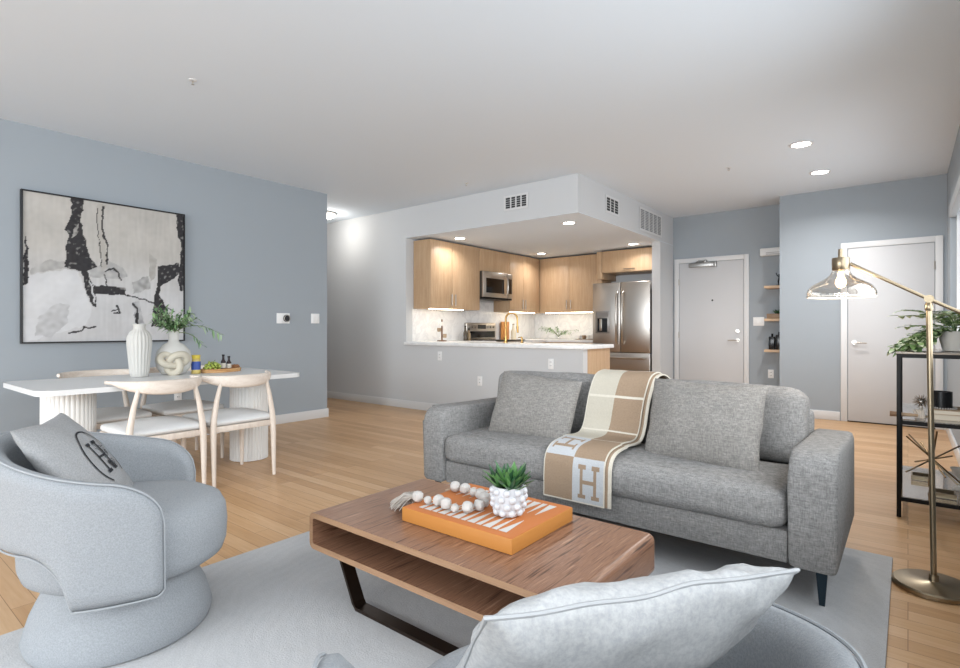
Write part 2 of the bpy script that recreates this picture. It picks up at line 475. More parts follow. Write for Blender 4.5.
# ------------------------------------------------------------------ vents in the soffit
SLAT = plain('white_vent_metal', 'd6d7d8', .5)
def vent(plane, a0, a1, z0, z1, nbar, label, dark, fine):
    at = YK if plane == 'y' else XS
    sg = -1 if plane == 'y' else 1
    t = thing('air_vent', label, 'air vent', (((a0 + a1) / 2, at, z0) if plane == 'y' else (at, (a0 + a1) / 2, z0)), 'air vents in the soffit')
    def bx(g, u0, u1, w0, w1, d0, d1):
        d = sorted((at + sg * d0, at + sg * d1))
        return g.box(u0, u1, d[0], d[1], w0, w1) if plane == 'y' else g.box(d[0], d[1], u0, u1, w0, w1)
    part(bx(G(), a0 + .01, a1 - .01, z0 + .01, z1 - .01, .0005, .003), 'duct_opening', dark, t)
    g = G(); f = .024
    bx(g, a0, a1, z0, z0 + f, .003, .010); bx(g, a0, a1, z1 - f, z1, .003, .010)
    bx(g, a0, a0 + f, z0 + f, z1 - f, .003, .010); bx(g, a1 - f, a1, z0 + f, z1 - f, .003, .010)
    part(g, 'vent_frame', SLAT, t)
    g = G()
    for k in range(1, nbar):
        u = a0 + f + (a1 - a0 - 2 * f) * k / nbar
        bx(g, u - .008, u + .008, z0 + f, z1 - f, .003, .009)
    for k in range(1, fine):
        w = z0 + f + (z1 - z0 - 2 * f) * k / fine
        bx(g, a0 + f, a1 - f, w - .002, w + .002, .0032, .006)
    part(g, 'louver', SLAT, t)
DK = plain('dark_duct', '3c3e40', .9); MID = plain('grey_duct', '8d8f91', .9)
vent('y', -3.74, -3.40, 2.48, 2.655, 4, 'supply vent with dark slots on the wide left face of the soffit', DK, 5)
vent('x', 5.82, 6.19, 2.455, 2.66, 3, 'small dark slotted vent on the right soffit face near its corner', DK, 5)
vent('x', 6.84, 7.64, 2.395, 2.70, 5, 'large pale return grille on the right soffit face near the pier', MID, 12)

# ------------------------------------------------------------------ plates on the walls
def plate(kind, plane, at, u, z, w, h, label, cat, group=None, extra=None):
    sg = {'y': -1, 'x': 1}[plane]
    loc = (u, at, z - h / 2) if plane == 'y' else (at, u, z - h / 2)
    t = thing(kind, label, cat, loc, group)
    def bx(g, u0, u1, w0, w1, d0, d1, bev=0):
        d = sorted((at + sg * d0, at + sg * d1))
        return g.box(u0, u1, d[0], d[1], w0, w1, bev) if plane == 'y' else g.box(d[0], d[1], u0, u1, w0, w1, bev)
    part(bx(G(), u - w / 2, u + w / 2, z - h / 2, z + h / 2, .0005, .007, .002), 'cover_plate', PLATE, t)
    if kind == 'wall_outlet':
        for dz in (-.02, .02):
            s = part(bx(G(), u - .017, u + .017, z + dz - .014, z + dz + .014, .007, .009, .001), 'socket', PLATE, t)
            part(bx(bx(G(), u - .009, u - .005, z + dz - .005, z + dz + .007, .009, .0095), u + .005, u + .009, z + dz - .005, z + dz + .007, .009, .0095), 'slot', HOLE, s)
    elif kind == 'light_switch':
        n = extra or 1
        for k in range(n):
            uu = u + (k - (n - 1) / 2) * .046
            part(bx(G(), uu - .016, uu + .016, z - .033, z + .033, .007, .011, .002), 'rocker', PLATE, t)
    return t, bx
plate('light_switch', 'x', XL, 3.857, 1.214, .115, .118, 'white two-rocker light switch near the free end of the blue left wall', 'light switch', None, 2)
t, bx = plate('thermostat', 'x', XL, 3.43, 1.21, .165, .118, 'white thermostat with round black dial on the blue left wall', 'thermostat')
g = G(); g.cyl((XL + .007, 3.47, 1.21), (XL + .022, 3.47, 1.21), .042, seg=28); p = part(g, 'dial', plain('black_dial', '0e0e10', .5, 0, .2), t)
g = G(); g.cyl((XL + .022, 3.47, 1.21), (XL + .0228, 3.47, 1.21), .03, seg=24); part(g, 'screen', plain('dial_screen', '2c2d30', .4, 0, .2), p)
g = G(); g.tube([(XL + .022, 3.47 + .037 * cos(a * pi / 12), 1.21 + .037 * sin(a * pi / 12)) for a in range(24)], .0035, 6, closed=True); part(g, 'dial_ring', NICKEL, p)
plate('wall_outlet', 'x', XL, 2.29, .44, .07, .115, 'white outlet low on the blue wall under the dining table', 'outlet')
plate('wall_outlet', 'y', YK, -4.775, .735, .07, .115, 'white outlet on the half wall just below the counter, leftmost of three', 'outlet', 'outlets on the half wall')
plate('wall_outlet', 'y', YK, -3.10, .70, .07, .115, 'white outlet on the half wall nearest the wood end panel', 'outlet', 'outlets on the half wall')
plate('wall_outlet', 'y', YK, -4.108, .45, .07, .115, 'lowest white outlet on the half wall left of the sofa cushion', 'outlet', 'outlets on the half wall')
plate('wall_outlet', 'y', YE, -1.45, .48, .07, .115, 'white outlet low on the blue entry wall beneath the floating shelves', 'outlet')
plate('light_switch', 'y', YE, -1.60, 1.19, .135, .118, 'white double switch between the entry door and the floating shelves', 'light switch', None, 2)

# ------------------------------------------------------------------ kitchen
OAK = wood('pale_oak_veneer', ['b39272', 'be9f7e', 'c7ab8b'], 2, 22, 16, .42, .04)
INS = plain('white_cabinet_box', 'cfcfcd', .6)
QUARTZ = M('white_quartz', 'eff0f0', .22, 0, .5); QUARTZ = QUARTZ.base(QUARTZ.ramp(QUARTZ.noise(3, None, 5, .6, 1.5), [(.42, 'f1f2f2'), (.5, 'e9eaeb'), (.56, 'f1f2f2')])).m
HANDLE = plain('nickel_bar_handle', '8f8a82', .3, 1.0)
def cab_x(name, label, x0, x1, y0, y1, z0, z1, doors, group, low=True):
    """cabinet on the left kitchen wall, doors face +x"""
    t = thing(name, label, 'cabinet', (x0, (y0 + y1) / 2, z0), group)
    part(G().box(x0, x1 - .021, y0, y1, z0, z1, .001), 'cabinet_body', OAK, t)
    for (a, b, hy) in doors:
        d = part(G().box(x1 - .020, x1, a + .002, b - .002, z0 + .001, z1 - .001, .0015), 'cabinet_door', OAK, t)
        if hy is None: continue
        hz = (z0 + .05, z0 + .21) if low else (z1 - .21, z1 - .05)
        part(G().cyl((x1 + .022, hy, hz[0]), (x1 + .022, hy, hz[1]), .006, seg=8).cyl((x1, hy, hz[0] + .02), (x1 + .022, hy, hz[0] + .02), .004, seg=6).cyl((x1, hy, hz[1] - .02), (x1 + .022, hy, hz[1] - .02), .004, seg=6), 'cabinet_handle', HANDLE, d)
    return t
def cab_y(name, label, x0, x1, y0, y1, z0, z1, doors, group, low=True, horiz=False):
    t = thing(name, label, 'cabinet', ((x0 + x1) / 2, y0, z0), group)
    part(G().box(x0, x1, y0 + .021, y1, z0, z1, .001), 'cabinet_body', OAK, t)
    for (a, b, hx) in doors:
        d = part(G().box(a + .002, b - .002, y0, y0 + .020, z0 + .001, z1 - .001, .0015), 'cabinet_door', OAK, t)
        if hx is None: continue
        if horiz: p = [(hx - .09, z0 + .04), (hx + .09, z0 + .04)]
        else: p = [(hx, z0 + .05), (hx, z0 + .21)] if low else [(hx, z1 - .21), (hx, z1 - .05)]
        (xa, za), (xb, zb) = p
        g = G().cyl((xa, y0 - .022, za), (xb, y0 - .022, zb), .006, seg=8)
        for (xx, zz) in ((xa * .88 + xb * .12, za * .88 + zb * .12), (xa * .12 + xb * .88, za * .12 + zb * .88)): g.cyl((xx, y0, zz), (xx, y0 - .022, zz), .004, seg=6)
        part(g, 'cabinet_handle', HANDLE, d)
    return t
WC = 'oak wall cabinets'
cab_x('wall_cabinet', 'tall oak wall cabinet left of the microwave with its end panel showing', XKL + .002, -5.08, 5.30, 6.375, 1.37, 2.315, [(5.30, 5.76, 5.72), (5.76, 6.375, 5.80)], WC)
cab_x('wall_cabinet', 'short oak cabinet directly above the microwave', XKL + .002, -5.08, 6.380, 7.155, 1.975, 2.315, [(6.38, 7.155, None)], WC)
cab_x('wall_cabinet', 'oak wall cabinet between the microwave and the inner corner', XKL + .002, -5.08, 7.16, 8.075, 1.37, 2.315, [(7.16, 7.56, 7.52), (7.56, 8.055, 7.60)], WC)
cab_y('wall_cabinet', 'wide two-door oak wall cabinet on the back wall beside the fridge', XKL + .002, -3.90, 8.08, YKB - .002, 1.37, 2.315, [(-5.055, -4.5, -4.54), (-4.5, -3.90, -4.46)], WC)
cab_y('wall_cabinet', 'low wide oak cabinet above the steel fridge', -3.81, -2.90, 7.90, YKB - .002, 1.975, 2.315, [(-3.81, -2.90, -3.35)], WC, True, True)
solo(G().box(-3.897, -3.815, 7.90, YKB - .003, 1.88, 2.315, .001), 'filler_panel', OAK, 'narrow oak filler panel left of the cabinet above the fridge', 'panel')
STRIP = emit('warm_light_strip', 'fff0d2', 9)
def strip(x0, x1, y0, y1, label):
    t = solo(G().box(x0, x1, y0, y1, 1.358, 1.369), 'under_cabinet_light', STRIP, label, 'light strip', 'light strips under the wall cabinets')
    l = bpy.data.lights.new('strip_glow', 'AREA'); l.shape = 'RECTANGLE'; l.size = max(.03, x1 - x0); l.size_y = max(.03, y1 - y0); l.energy = .8; l.color = (1, .92, .8)
    o = bpy.data.objects.new('strip_glow', l); C.objects.link(o); o.parent = t; o.location = (0, 0, -.01)
strip(-5.13, -5.105, 5.32, 6.02, 'glowing light strip under the oak cabinet left of the microwave')
strip(-5.13, -5.105, 7.22, 7.95, 'glowing light strip under the oak cabinet right of the microwave')
strip(-4.98, -3.93, 8.105, 8.13, 'glowing light strip under the back wall cabinet beside the fridge')

# base cabinets and counters
BC = 'base cabinets'
cab_x('base_cabinet', 'oak base cabinet left of the range behind the half wall', XKL + .002, -4.80, 5.93, 6.375, .1, .868, [(5.93, 6.375, 6.33)], BC, False)
cab_x('base_cabinet', 'oak base cabinet right of the range behind the half wall', XKL + .002, -4.80, 7.165, YKB - .003, .1, .868, [(7.165, 7.80, 7.2)], BC, False)
cab_y('base_cabinet', 'oak base cabinet along the back wall left of the fridge', -4.795, -3.86, 7.80, YKB - .003, .1, .868, [(-4.795, -4.33, -4.37), (-4.33, -3.86, -4.29)], BC, False)
t = thing('peninsula_cabinet', 'oak cabinet run behind the white half wall, its end panel facing the sofa', 'cabinet', (-3.9, 5.54, 0))
part(G().box(-4.79, -2.728, YK + .105, 5.80, .0, .868), 'cabinet_body', INS, t)
part(G().box(-2.7275, -2.7065, YK + .105, 5.82, .0, .868, .001), 'end_panel', OAK, t)
for k in range(4):
    a = -4.79 + k * .51
    d = part(G().box(a + .002, a + .508, 5.801, 5.82, .1, .866, .0015), 'cabinet_door', OAK, t)
    part(G().cyl((a + .45, 5.842, .6), (a + .45, 5.842, .8), .006, seg=8).cyl((a + .45, 5.82, .62), (a + .45, 5.842, .62), .004, seg=6).cyl((a + .45, 5.82, .78), (a + .45, 5.842, .78), .004, seg=6), 'cabinet_handle', HANDLE, d)
solo(G().box(XKL + .002, -2.672, YK - .045, 5.86, .870, .912, .004), 'peninsula_countertop', QUARTZ, 'long white quartz countertop on the half wall facing the living room', 'countertop')
solo(G().box(XKL + .002, -4.775, 5.865, 6.38, .870, .910, .003), 'countertop', QUARTZ, 'short white countertop left of the range', 'countertop')
solo(G().prism([(XKL + .002, 7.160), (-4.775, 7.160), (-4.775, 7.775), (-3.86, 7.775), (-3.86, YKB - .002), (XKL + .002, YKB - .002)], 2, .870, .910), 'countertop', QUARTZ, 'L shaped white countertop in the inner corner right of the range', 'countertop')
MARB = M('white_marble_splash', 'eaebec', .25, 0, .5); MARB = MARB.base(MARB.ramp(MARB.noise(2.2, None, 6, .62, 2.0), [(.4, 'eeeff0'), (.5, 'e0e1e3'), (.55, 'eeeff0')])).m
struct(G().box(XKL, XKL + .0015, 5.28, 8.43, .912, 1.368).box(XKL, XKL + .0015, 6.4, 7.15, 1.368, 1.52), 'trim_1', MARB)
struct(G().box(XKL, -3.86, YKB - .0015, YKB, .912, 1.368), 'trim_2', MARB)

# microwave
t = thing('microwave', 'steel over-the-range microwave between oak wall cabinets', 'microwave', (-5.2, 6.77, 1.545))
X0, X1, Y0, Y1, Z0, Z1 = XKL + .004, -5.02, 6.386, 7.150, 1.548, 1.968
part(G().box(X0, X1 - .03, Y0, Y1, Z0, Z1, .003), 'microwave_body', plain('dark_steel', '4a4845', .4, .8), t)
d = part(G().box(X1 - .029, X1, Y0, Y1 - .15, Z0 + .03, Z1, .004), 'microwave_door', STEEL, t)
part(G().box(X1, X1 + .002, Y0 + .07, Y1 - .23, Z0 + .095, Z1 - .10), 'window_panel', DARKGLASS, d)
part(G().tube([(X1, Y1 - .19, Z0 + .07), (X1 + .045, Y1 - .19, Z0 + .10), (X1 + .052, Y1 - .19, Z0 + .21), (X1 + .045, Y1 - .19, Z1 - .07), (X1, Y1 - .19, Z1 - .04)], .011, 10), 'microwave_handle', NICKEL, d)
p = part(G().box(X1 - .029, X1, Y1 - .147, Y1, Z0 + .03, Z1, .004), 'control_panel', STEEL, t)
part(G().box(X1, X1 + .002, Y1 - .125, Y1 - .02, Z0 + .10, Z1 - .08), 'keypad', DARKGLASS, p)
part(G().box(X1 - .06, X1 - .01, Y0, Y1, Z0, Z0 + .028, .003), 'vent_grille', BLACK, t)

# range
t = thing('kitchen_range', 'steel range with knobs and a clock on its back panel', 'range', (-5.08, 6.77, 0))
X0, X1 = XKL + .006, -4.77
part(G().box(X0, X1 - .03, 6.388, 7.150, .02, .905, .003), 'range_body', STEEL, t)
part(G().box(X0 + .06, X1, 6.388, 7.150, .906, .922, .003), 'cooktop', DARKGLASS, t)
p = part(G().box(X0, X0 + .055, 6.388, 7.150, .906, 1.185, .012, 3), 'back_panel', STEEL, t)
part(G().box(X0 + .055, X0 + .058, 6.66, 6.87, 1.09, 1.155), 'clock_display', DARKGLASS, p)
part(G().box(X0 + .055, X0 + .058, 6.43, 7.11, .95, 1.05), 'lower_panel', DARKGLASS, p)
for y in (6.45, 6.53, 6.60, 6.93, 7.0, 7.08):
    part(G().cyl((X0 + .055, y, 1.12), (X0 + .078, y, 1.12), .025, .021, 14), 'knob', NICKEL, p)
d = part(G().box(X1 - .029, X1 + .005, 6.395, 7.143, .22, .78, .006), 'oven_door', STEEL, t)
part(G().box(X1 + .005, X1 + .007, 6.48, 7.06, .32, .62), 'oven_window', DARKGLASS, d)
part(G().cyl((X1 + .05, 6.44, .72), (X1 + .05, 7.10, .72), .012, seg=10).cyl((X1, 6.48, .72), (X1 + .05, 6.48, .72), .008, seg=8).cyl((X1, 7.06, .72), (X1 + .05, 7.06, .72), .008, seg=8), 'oven_handle', NICKEL, d)

# fridge
t = thing('refrigerator', 'stainless french door refrigerator with water dispenser', 'refrigerator', (-3.355, 7.95, 0))
X0, X1, Y0 = -3.812, -2.905, 7.58
part(G().box(X0 + .005, X1 - .005, Y0 + .085, YKB - .03, .03, 1.765, .004), 'fridge_body', plain('grey_fridge_side', '77777a', .5, .3), t)
mid = (X0 + X1) / 2
dl = part(G().box(X0, mid - .003, Y0, Y0 + .08, .74, 1.785, .010, 3), 'fridge_door', STEEL, t)
dr = part(G().box(mid + .003, X1, Y0, Y0 + .08, .74, 1.785, .010, 3), 'fridge_door', STEEL, t)
fz = part(G().box(X0, X1, Y0, Y0 + .08, .06, .732, .010, 3), 'freezer_drawer', STEEL, t)
for s, d in ((-1, dl), (1, dr)):
    x = mid + s * .045
    part(G().tube([(x, Y0, .86), (x, Y0 - .05, .90), (x, Y0 - .062, 1.2), (x, Y0 - .062, 1.32), (x, Y0 - .05, 1.60), (x, Y0, 1.64)], .014, 10), 'fridge_handle', NICKEL, d)
part(G().tube([(X0 + .06, Y0, .66), (X0 + .08, Y0 - .055, .66), (X1 - .08, Y0 - .055, .66), (X1 - .06, Y0, .66)], .014, 10), 'drawer_handle', NICKEL, fz)
part(G().box(X0 + .05, X0 + .28, Y0 - .004, Y0, 1.02, 1.36, .002).box(X0 + .07, X0 + .26, Y0 - .006, Y0 - .003, 1.27, 1.34), 'dispenser_frame', plain('grey_dispenser', '8b8885', .35, .7), dl)
part(G().box(X0 + .085, X0 + .245, Y0 - .006, Y0 - .0035, 1.04, 1.25), 'dispenser_recess', DARKGLASS, dl)
part(G().box(X0 + .12, X0 + .16, Y0 - .010, Y0 - .006, 1.06, 1.24, .001), 'paddle', NICKEL, dl)

# faucet
t = thing('kitchen_faucet', 'brass gooseneck kitchen faucet on the white peninsula counter', 'faucet', (-4.0, 5.55, .912))
x, y = -4.0, 5.55
GOLD = plain('brushed_gold', 'b08d57', .25, 1.0)
part(G().lathe([(.028, 0), (.028, .01), (.018, .02), (.016, .09)], (x, y, .912), 18), 'faucet_base', GOLD, t)
pts = [(x, y, 1.0)] + [(x + .075 - .075 * cos(a), y + .02 * (1 - cos(a)), 1.215 + .075 * sin(a)) for a in [pi * k / 12 for k in range(13)]] + [(x + .152, y + .04, 1.12)]
part(G().tube(pts, .0115, 12), 'spout', GOLD, t)
part(G().cyl((x + .152, y + .04, 1.12), (x + .156, y + .042, 1.04), .016, .014, 12), 'spray_head', GOLD, t)
part(G().cyl((x, y, .96), (x, y - .05, .975), .007, seg=8), 'faucet_lever', GOLD, t)
t = thing('soap_dispenser', 'small brass soap pump on the counter right of the faucet', 'soap dispenser', (-3.8, 5.62, .912))
part(G().lathe([(.02, 0), (.02, .006), (.011, .012), (.011, .075)], (-3.8, 5.62, .912), 14), 'pump_body', GOLD, t)
part(G().cyl((-3.8, 5.62, .985), (-3.87, 5.64, .98), .006, seg=8), 'nozzle', GOLD, t)
# things standing on the counters
AMBER = plain('amber_board', 'b57b3a', .4)
solo(G().xf(Matrix.Identity(4)).box(-5.37, -5.345, 7.30, 7.52, .911, 1.21, .006), 'cutting_board', wood('acacia_board', ['9a6230', 'b97c40', 'c98f52'], 2, 20, 10), 'amber wooden cutting board standing behind the faucet', 'cutting board')
t = thing('oil_bottle', 'pale bottle with narrow neck standing behind the faucet arch', 'bottle', (-5.16, 7.38, .911))
part(G().lathe([(.04, 0), (.042, .01), (.042, .14), (.018, .19), (.016, .24)], (-5.16, 7.38, .911), 18), 'bottle_body', plain('cream_bottle', 'd9cdb4', .3), t)
part(G().lathe([(.017, .241), (.017, .265)], (-5.16, 7.38, .911), 12), 'bottle_cap', BRASS, t)
# mug tree
t = thing('mug_tree', 'small brown mug stand at the left end of the peninsula counter', 'mug stand', (-5.2, 5.66, .9125))
x, y, z = -5.2, 5.66, .9125
part(G().lathe([(.07, 0), (.07, .012), (.012, .018), (.010, .30), (.014, .31)], (x, y, z), 16), 'stand', wood('dark_stand', ['6b4a2e', '7d5836'], 2), t)
MUG = plain('white_stoneware', 'e6e4e0', .35)
for k in range(6):
    a = k * 1.05; zz = z + .05 + .085 * (k // 2)
    cx, cy = x + .055 * cos(a), y + .055 * sin(a)
    m = solo(G().lathe([(.022, 0), (.026, .01), (.028, .055), (.024, .055), (.022, .012), (.002, .01)], (cx, cy, zz), 14), 'mug', MUG if k % 3 else plain('brown_stoneware', 'a48e74', .4), 'small white mug hanging on the stand at the left counter end' if k % 3 else 'small brown mug hanging on the stand at the left counter end', 'mug', 'white mugs on the stand' if k % 3 else 'brown mugs on the stand')
for k, (yy, h, c) in enumerate(((6.24, .20, '4a4238'), (6.32, .16, '8b7556'))):
    t = thing('spice_bottle', ['dark tall bottle beside the range', 'tan short bottle touching the left side of the range'][k], 'bottle', (-5.25, yy, .911), 'bottles left of the range')
    part(G().lathe([(.03, 0), (.032, .01), (.032, h * .6), (.013, h * .8), (.012, h)], (-5.25, yy, .911), 14), 'bottle_body', plain('bottle_%d' % k, c, .2), t)
    part(G().lathe([(.014, h + .001), (.014, h + .025)], (-5.25, yy, .911), 12), 'bottle_cap', BLACK, t)
# ------------------------------------------------------------------ rug
m = M('pale_grey_rug', 'c3c4c5', .98, 0, .05)
n1 = m.noise(2.2, None, 4, .6, .8); n2 = m.noise(160, None, 3, .7)
wv = m.n('ShaderNodeTexWave', wave_type='RINGS', rings_direction='Z'); wv.inputs['Scale'].default_value = 6; wv.inputs['Distortion'].default_value = 14; wv.inputs['Detail'].default_value = 2; wv.inputs['Detail Scale'].default_value = .6
m.l(m.coord(), wv.inputs['Vector'])
c = m.mix(.5, m.ramp(n1, [(.35, 'afb0b2'), (.65, 'c1c2c3')]), m.ramp(n2, [(.3, 'a8a9ab'), (.7, 'c4c5c6')]))
c = m.mix(.07, c, m.ramp(wv.outputs['Fac'], [(.2, 'a8a9ac'), (.8, 'c8c9ca')]))
m.base(c); m.bump(n2, .5, .004)
solo(G().box(-2.50, -.056, .10, 3.20, .0005, .012, .004), 'area_rug', m.m, 'pale grey area rug under the sofa, coffee table and armchairs', 'rug')
RZ = .0125

# ------------------------------------------------------------------ soft goods
def pillow(w, h, t, mtx, n=30, c=.07, wr=.006, seed=1, piping=False):
    def surf(u, v, s):
        x = w / 2 * u * (1 - c * (1 - v * v)); y = h / 2 * v * (1 - c * (1 - u * u))
        k = max(0, (1 - abs(u) ** 2.4) * (1 - abs(v) ** 2.4)) ** .5
        z = s * t / 2 * k
        q = noise.noise_vector(Vector((u * 2.2 + seed, v * 2.2 - seed, s * .7 * k)))
        e = 1 - k
        q2 = noise.noise(Vector((u * 6 + seed, v * 6, s * k)))
        z += s * (q.z * wr * k + q2 * wr * .8 * e * min(1, k * 6)) + q.y * wr * .5 * (1 - k)
        return mtx @ Vector((x + q.x * wr * .6, y + q.y * wr * .6, z))
    g = G()
    f = lambda s: sin((s * 2 - 1) * pi / 2)
    for s in (1, -1): g.grid(lambda a, b: surf(f(a), f(b), s), n, n)
    bmesh.ops.remove_doubles(g.bm, verts=g.bm.verts[:], dist=.0012)
    return g, surf
def frame(c, xd, yd):
    x = Vector(xd).normalized(); y = Vector(yd); y = (y - x * y.dot(x)).normalized(); z = x.cross(y)
    return Matrix.Translation(Vector(c)) @ Matrix((x, y, z)).transposed().to_4x4()

SOFA = weave('grey_tweed', '6d6c6b', '8a8988', 'a5a3a0', 210, .5)
SOFAP = weave('grey_tweed_pillow', '6e6c6a', '878480', 'a29e99', 200, .5)
t = thing('sofa', 'long grey tweed sofa facing the coffee table', 'sofa', (-1.29, 2.82, RZ))
def arm_prof(y0, y1, z0, z1, r):
    p = [(y0 + .012, z0), (y0, z0 + .02), (y0, z1 - r)]
    for k in range(1, 9):
        a = pi - k * pi / 16
        p.append((y0 + r + r * cos(a), z1 - r + r * sin(a)))
    p += [(y1 - .06, z1 - .015), (y1 - .02, z1 - .035), (y1, z1 - .09), (y1, z0)]
    return p
for (a, b) in ((-2.372, -2.207), (-.371, -.206)):
    part(G().prism(arm_prof(2.405, 3.23, .155, .605, .09), 0, a, b, bev=.022), 'armrest', SOFA, t, ang=50)
part(G().box(-2.205, -.373, 2.43, 3.10, .155, .288, .012), 'seat_base', SOFA, t)
part(G().box(-2.205, -.373, 3.095, 3.235, .155, .68, .03, 3), 'back_frame', SOFA, t)
part(G().softbox(-2.203, -.375, 2.395, 2.93, .285, .45, .055, 22, (0, .012, .022), wob=.004), 'seat_cushion', SOFA, t)
for k, (a, b) in enumerate(((-2.20, -1.292), (-1.288, -.378))):
    g = G().softbox(a, b, -.10, .10, 0, .350, .062, 18, (0, .035, .02), wob=.008, seed=k)
    g.xf(Matrix.Translation((0, 2.985, .445)) @ Matrix.Rotation(radians(-9), 4, 'X'))
    part(g, 'back_cushion', SOFA, t)
LEG = plain('dark_teal_metal', '22303a', .4, .6)
for x in (-2.30, -.262):
    for y, dy in ((2.47, 0), (3.10, .0)):
        part(G().prism([(x - .022, .155), (x + .020, .155), (x + .010, 0 + RZ), (x - .009, RZ)], 1, y - .008, y + .008), 'leg', LEG, t)
def lean(cx, cy, cz, w, h, th, tilt, roll, yaw, seed, **k):
    m = Matrix.Translation((cx, cy, cz)) @ Matrix.Rotation(radians(yaw), 4, 'Z') @ Matrix.Rotation(radians(90 - tilt), 4, 'X') @ Matrix.Rotation(radians(roll), 4, 'Z')
    return pillow(w, h, th, m, seed=seed, **k)
g, _ = lean(-1.765, 2.735, .615, .55, .40, .17, 22, -4, 4, 3, c=.03)
solo(g, 'throw_pillow', SOFAP, 'grey tweed throw pillow at the left end of the sofa by the low arm', 'pillow', 'grey pillows on the sofa', ang=60)
g, _ = lean(-.785, 2.73, .622, .55, .43, .22, 20, 0, -4, 8, c=.045, wr=.012)
solo(g, 'throw_pillow', SOFAP, 'grey tweed throw pillow on the right half of the sofa, right of the tan throw', 'pillow', 'grey pillows on the sofa', ang=60)

# throw blanket
path = [(3.285, .46), (3.275, .60), (3.245, .70), (3.16, .765), (3.06, .815), (2.985, .823), (2.915, .80), (2.865, .72), (2.84, .64), (2.815, .55), (2.77, .495), (2.70, .482), (2.60, .487), (2.50, .486), (2.43, .472), (2.39, .435), (2.378, .37), (2.374, .24)]
def resample(p, n):
    from itertools import accumulate
    v = [Vector((a, b)) for a, b in p]
    # smooth by Catmull-Rom
    o = []
    for i in range(len(v) - 1):
        a, b, c, d = v[max(i - 1, 0)], v[i], v[i + 1], v[min(i + 2, len(v) - 1)]
        for k in range(12):
            s = k / 12
            o.append(.5 * ((2 * b) + (c - a) * s + (2 * a - 5 * b + 4 * c - d) * s * s + (3 * b - a - 3 * c + d) * s ** 3))
    o.append(v[-1])
    L = [0]
    for i in range(1, len(o)): L.append(L[-1] + (o[i] - o[i - 1]).length)
    r = []; j = 0
    for k in range(n):
        s = L[-1] * k / (n - 1)
        while j < len(o) - 2 and L[j + 1] < s: j += 1
        f = (s - L[j]) / max(1e-9, L[j + 1] - L[j]); r.append(o[j].lerp(o[j + 1], min(1, f)))
    return r, L[-1]
NU, NV = 66, 250
rs, LT = resample(path, NV)
row = .205
def Hglyph(a, b):
    """slab H inside the unit cell"""
    if not (.16 < a < .84 and .13 < b < .87): return False
    if b < .20 or b > .80: return a < .40 or a > .60
    if .235 < a < .325 or .675 < a < .765: return True
    return .46 < b < .54 and .3 < a < .7
def thr(i, j):
    a = (i + .5) / (NU - 1); s = LT * (1 - (j + .5) / (NV - 1))   # s measured up from the hanging end
    r = int(s / row); fb = (s / row) % 1; col = 0 if a < .5 else 1; fa = (a * 2) % 1
    if a < .018 or a > .982 or s < .008: return 3
    if r == 0: return (1 if Hglyph(fa, fb) else 2) if col else 1
    if r == 1: return (1 if Hglyph(fb, fa) else 2) if not col else 1
    if fb < .05: return 3
    return 1 if col else 0
TH = [fabric('throw_cream', 'b9b3a5', 'c6c0b2', 220, .4), fabric('throw_tan', '94806c', 'a38e79', 220, .4), fabric('throw_white', 'b4b7bb', 'c3c6c9', 220, .4), fabric('throw_line', 'cdc7b9', 'd8d2c6', 220, .3)]
def throw_sheet(x0, x1, off, mi, th=.007):
    g = G()
    def P(sd):
        def fn(u, v):
            j = min(NV - 1, round(v * (NV - 1))); p = rs[j]
            d = rs[min(j + 1, NV - 1)] - rs[max(j - 1, 0)]; n = Vector((-d.y, d.x)).normalized() * -1
            w = (noise.noise(Vector((u * 3, v * 9, 1))) * .004) * (1 if .25 < v < .95 else .3)
            bow = .012 * sin(v * 7) * (1 if v < .75 else .4)
            q = p + n * (off + sd * th + w + .004)
            return Vector((x0 + (x1 - x0) * u + bow + .02 * (1 - v), q.x, q.y))
        return fn
    a = g.grid(P(1), NU, NV, mi); b = g.grid(P(0), NU, NV, mi)
    def st(r1, r2, m):
        for k in range(len(r1) - 1):
            f = g.bm.faces.new((r1[k], r1[k + 1], r2[k + 1], r2[k])); f.material_index = m
    st(a[0], b[0], 3); st(a[-1], b[-1], 3); st([c[0] for c in a], [c[0] for c in b], 3); st([c[-1] for c in a], [c[-1] for c in b], 3)
    return g
t = thing('throw_blanket', 'cream and tan throw with large letter H squares draped over the sofa', 'blanket', (-1.29, 2.8, .24))
part(throw_sheet(-1.462, -1.128, .010, thr), 'blanket_top_layer', TH, t)
part(throw_sheet(-1.452, -1.098, .000, lambda i, j: 3 if i > NU - 5 else 1), 'blanket_folded_layer', TH, t)

# ------------------------------------------------------------------ coffee table
def walnut():
    m = M('walnut_veneer', '7a5a47', .3, 0, .5)
    a = m.noise(9, m.coord((9, .35, 9)), 4, .65, .25); b = m.noise(30, m.coord((6, .25, 6)), 2, .5)
    f = m.mix(.45, a, b)
    m.base(m.ramp(f, [(.36, '432b20'), (.44, '74523f'), (.50, '8d6a54'), (.56, '7b5844'), (.64, 'a5826a')]))
    m.bump(f, .05, .001); return m.m
WAL = walnut()
WALE = wood('walnut_edge', ['8a6a50', '9c7c60'], 0, 20, 14, .4)
t = thing('coffee_table', 'low walnut coffee table with rounded open shelf and metal sled legs', 'coffee table', (-1.25, 1.525, RZ))
def rrect(x0, x1, z0, z1, r, n=8):
    p = []
    for (cx, cz, a0) in ((x1 - r, z1 - r, 0), (x0 + r, z1 - r, 90), (x0 + r, z0 + r, 180), (x1 - r, z0 + r, 270)):
        for k in range(n + 1):
            a = radians(a0 + 90 * k / n); p.append((cx + r * cos(a), cz + r * sin(a)))
    return p
TX0, TX1, TY0, TY1, TZ0, TZ1 = -1.82, -.685, 1.222, 1.828, .240, .380
th = .021
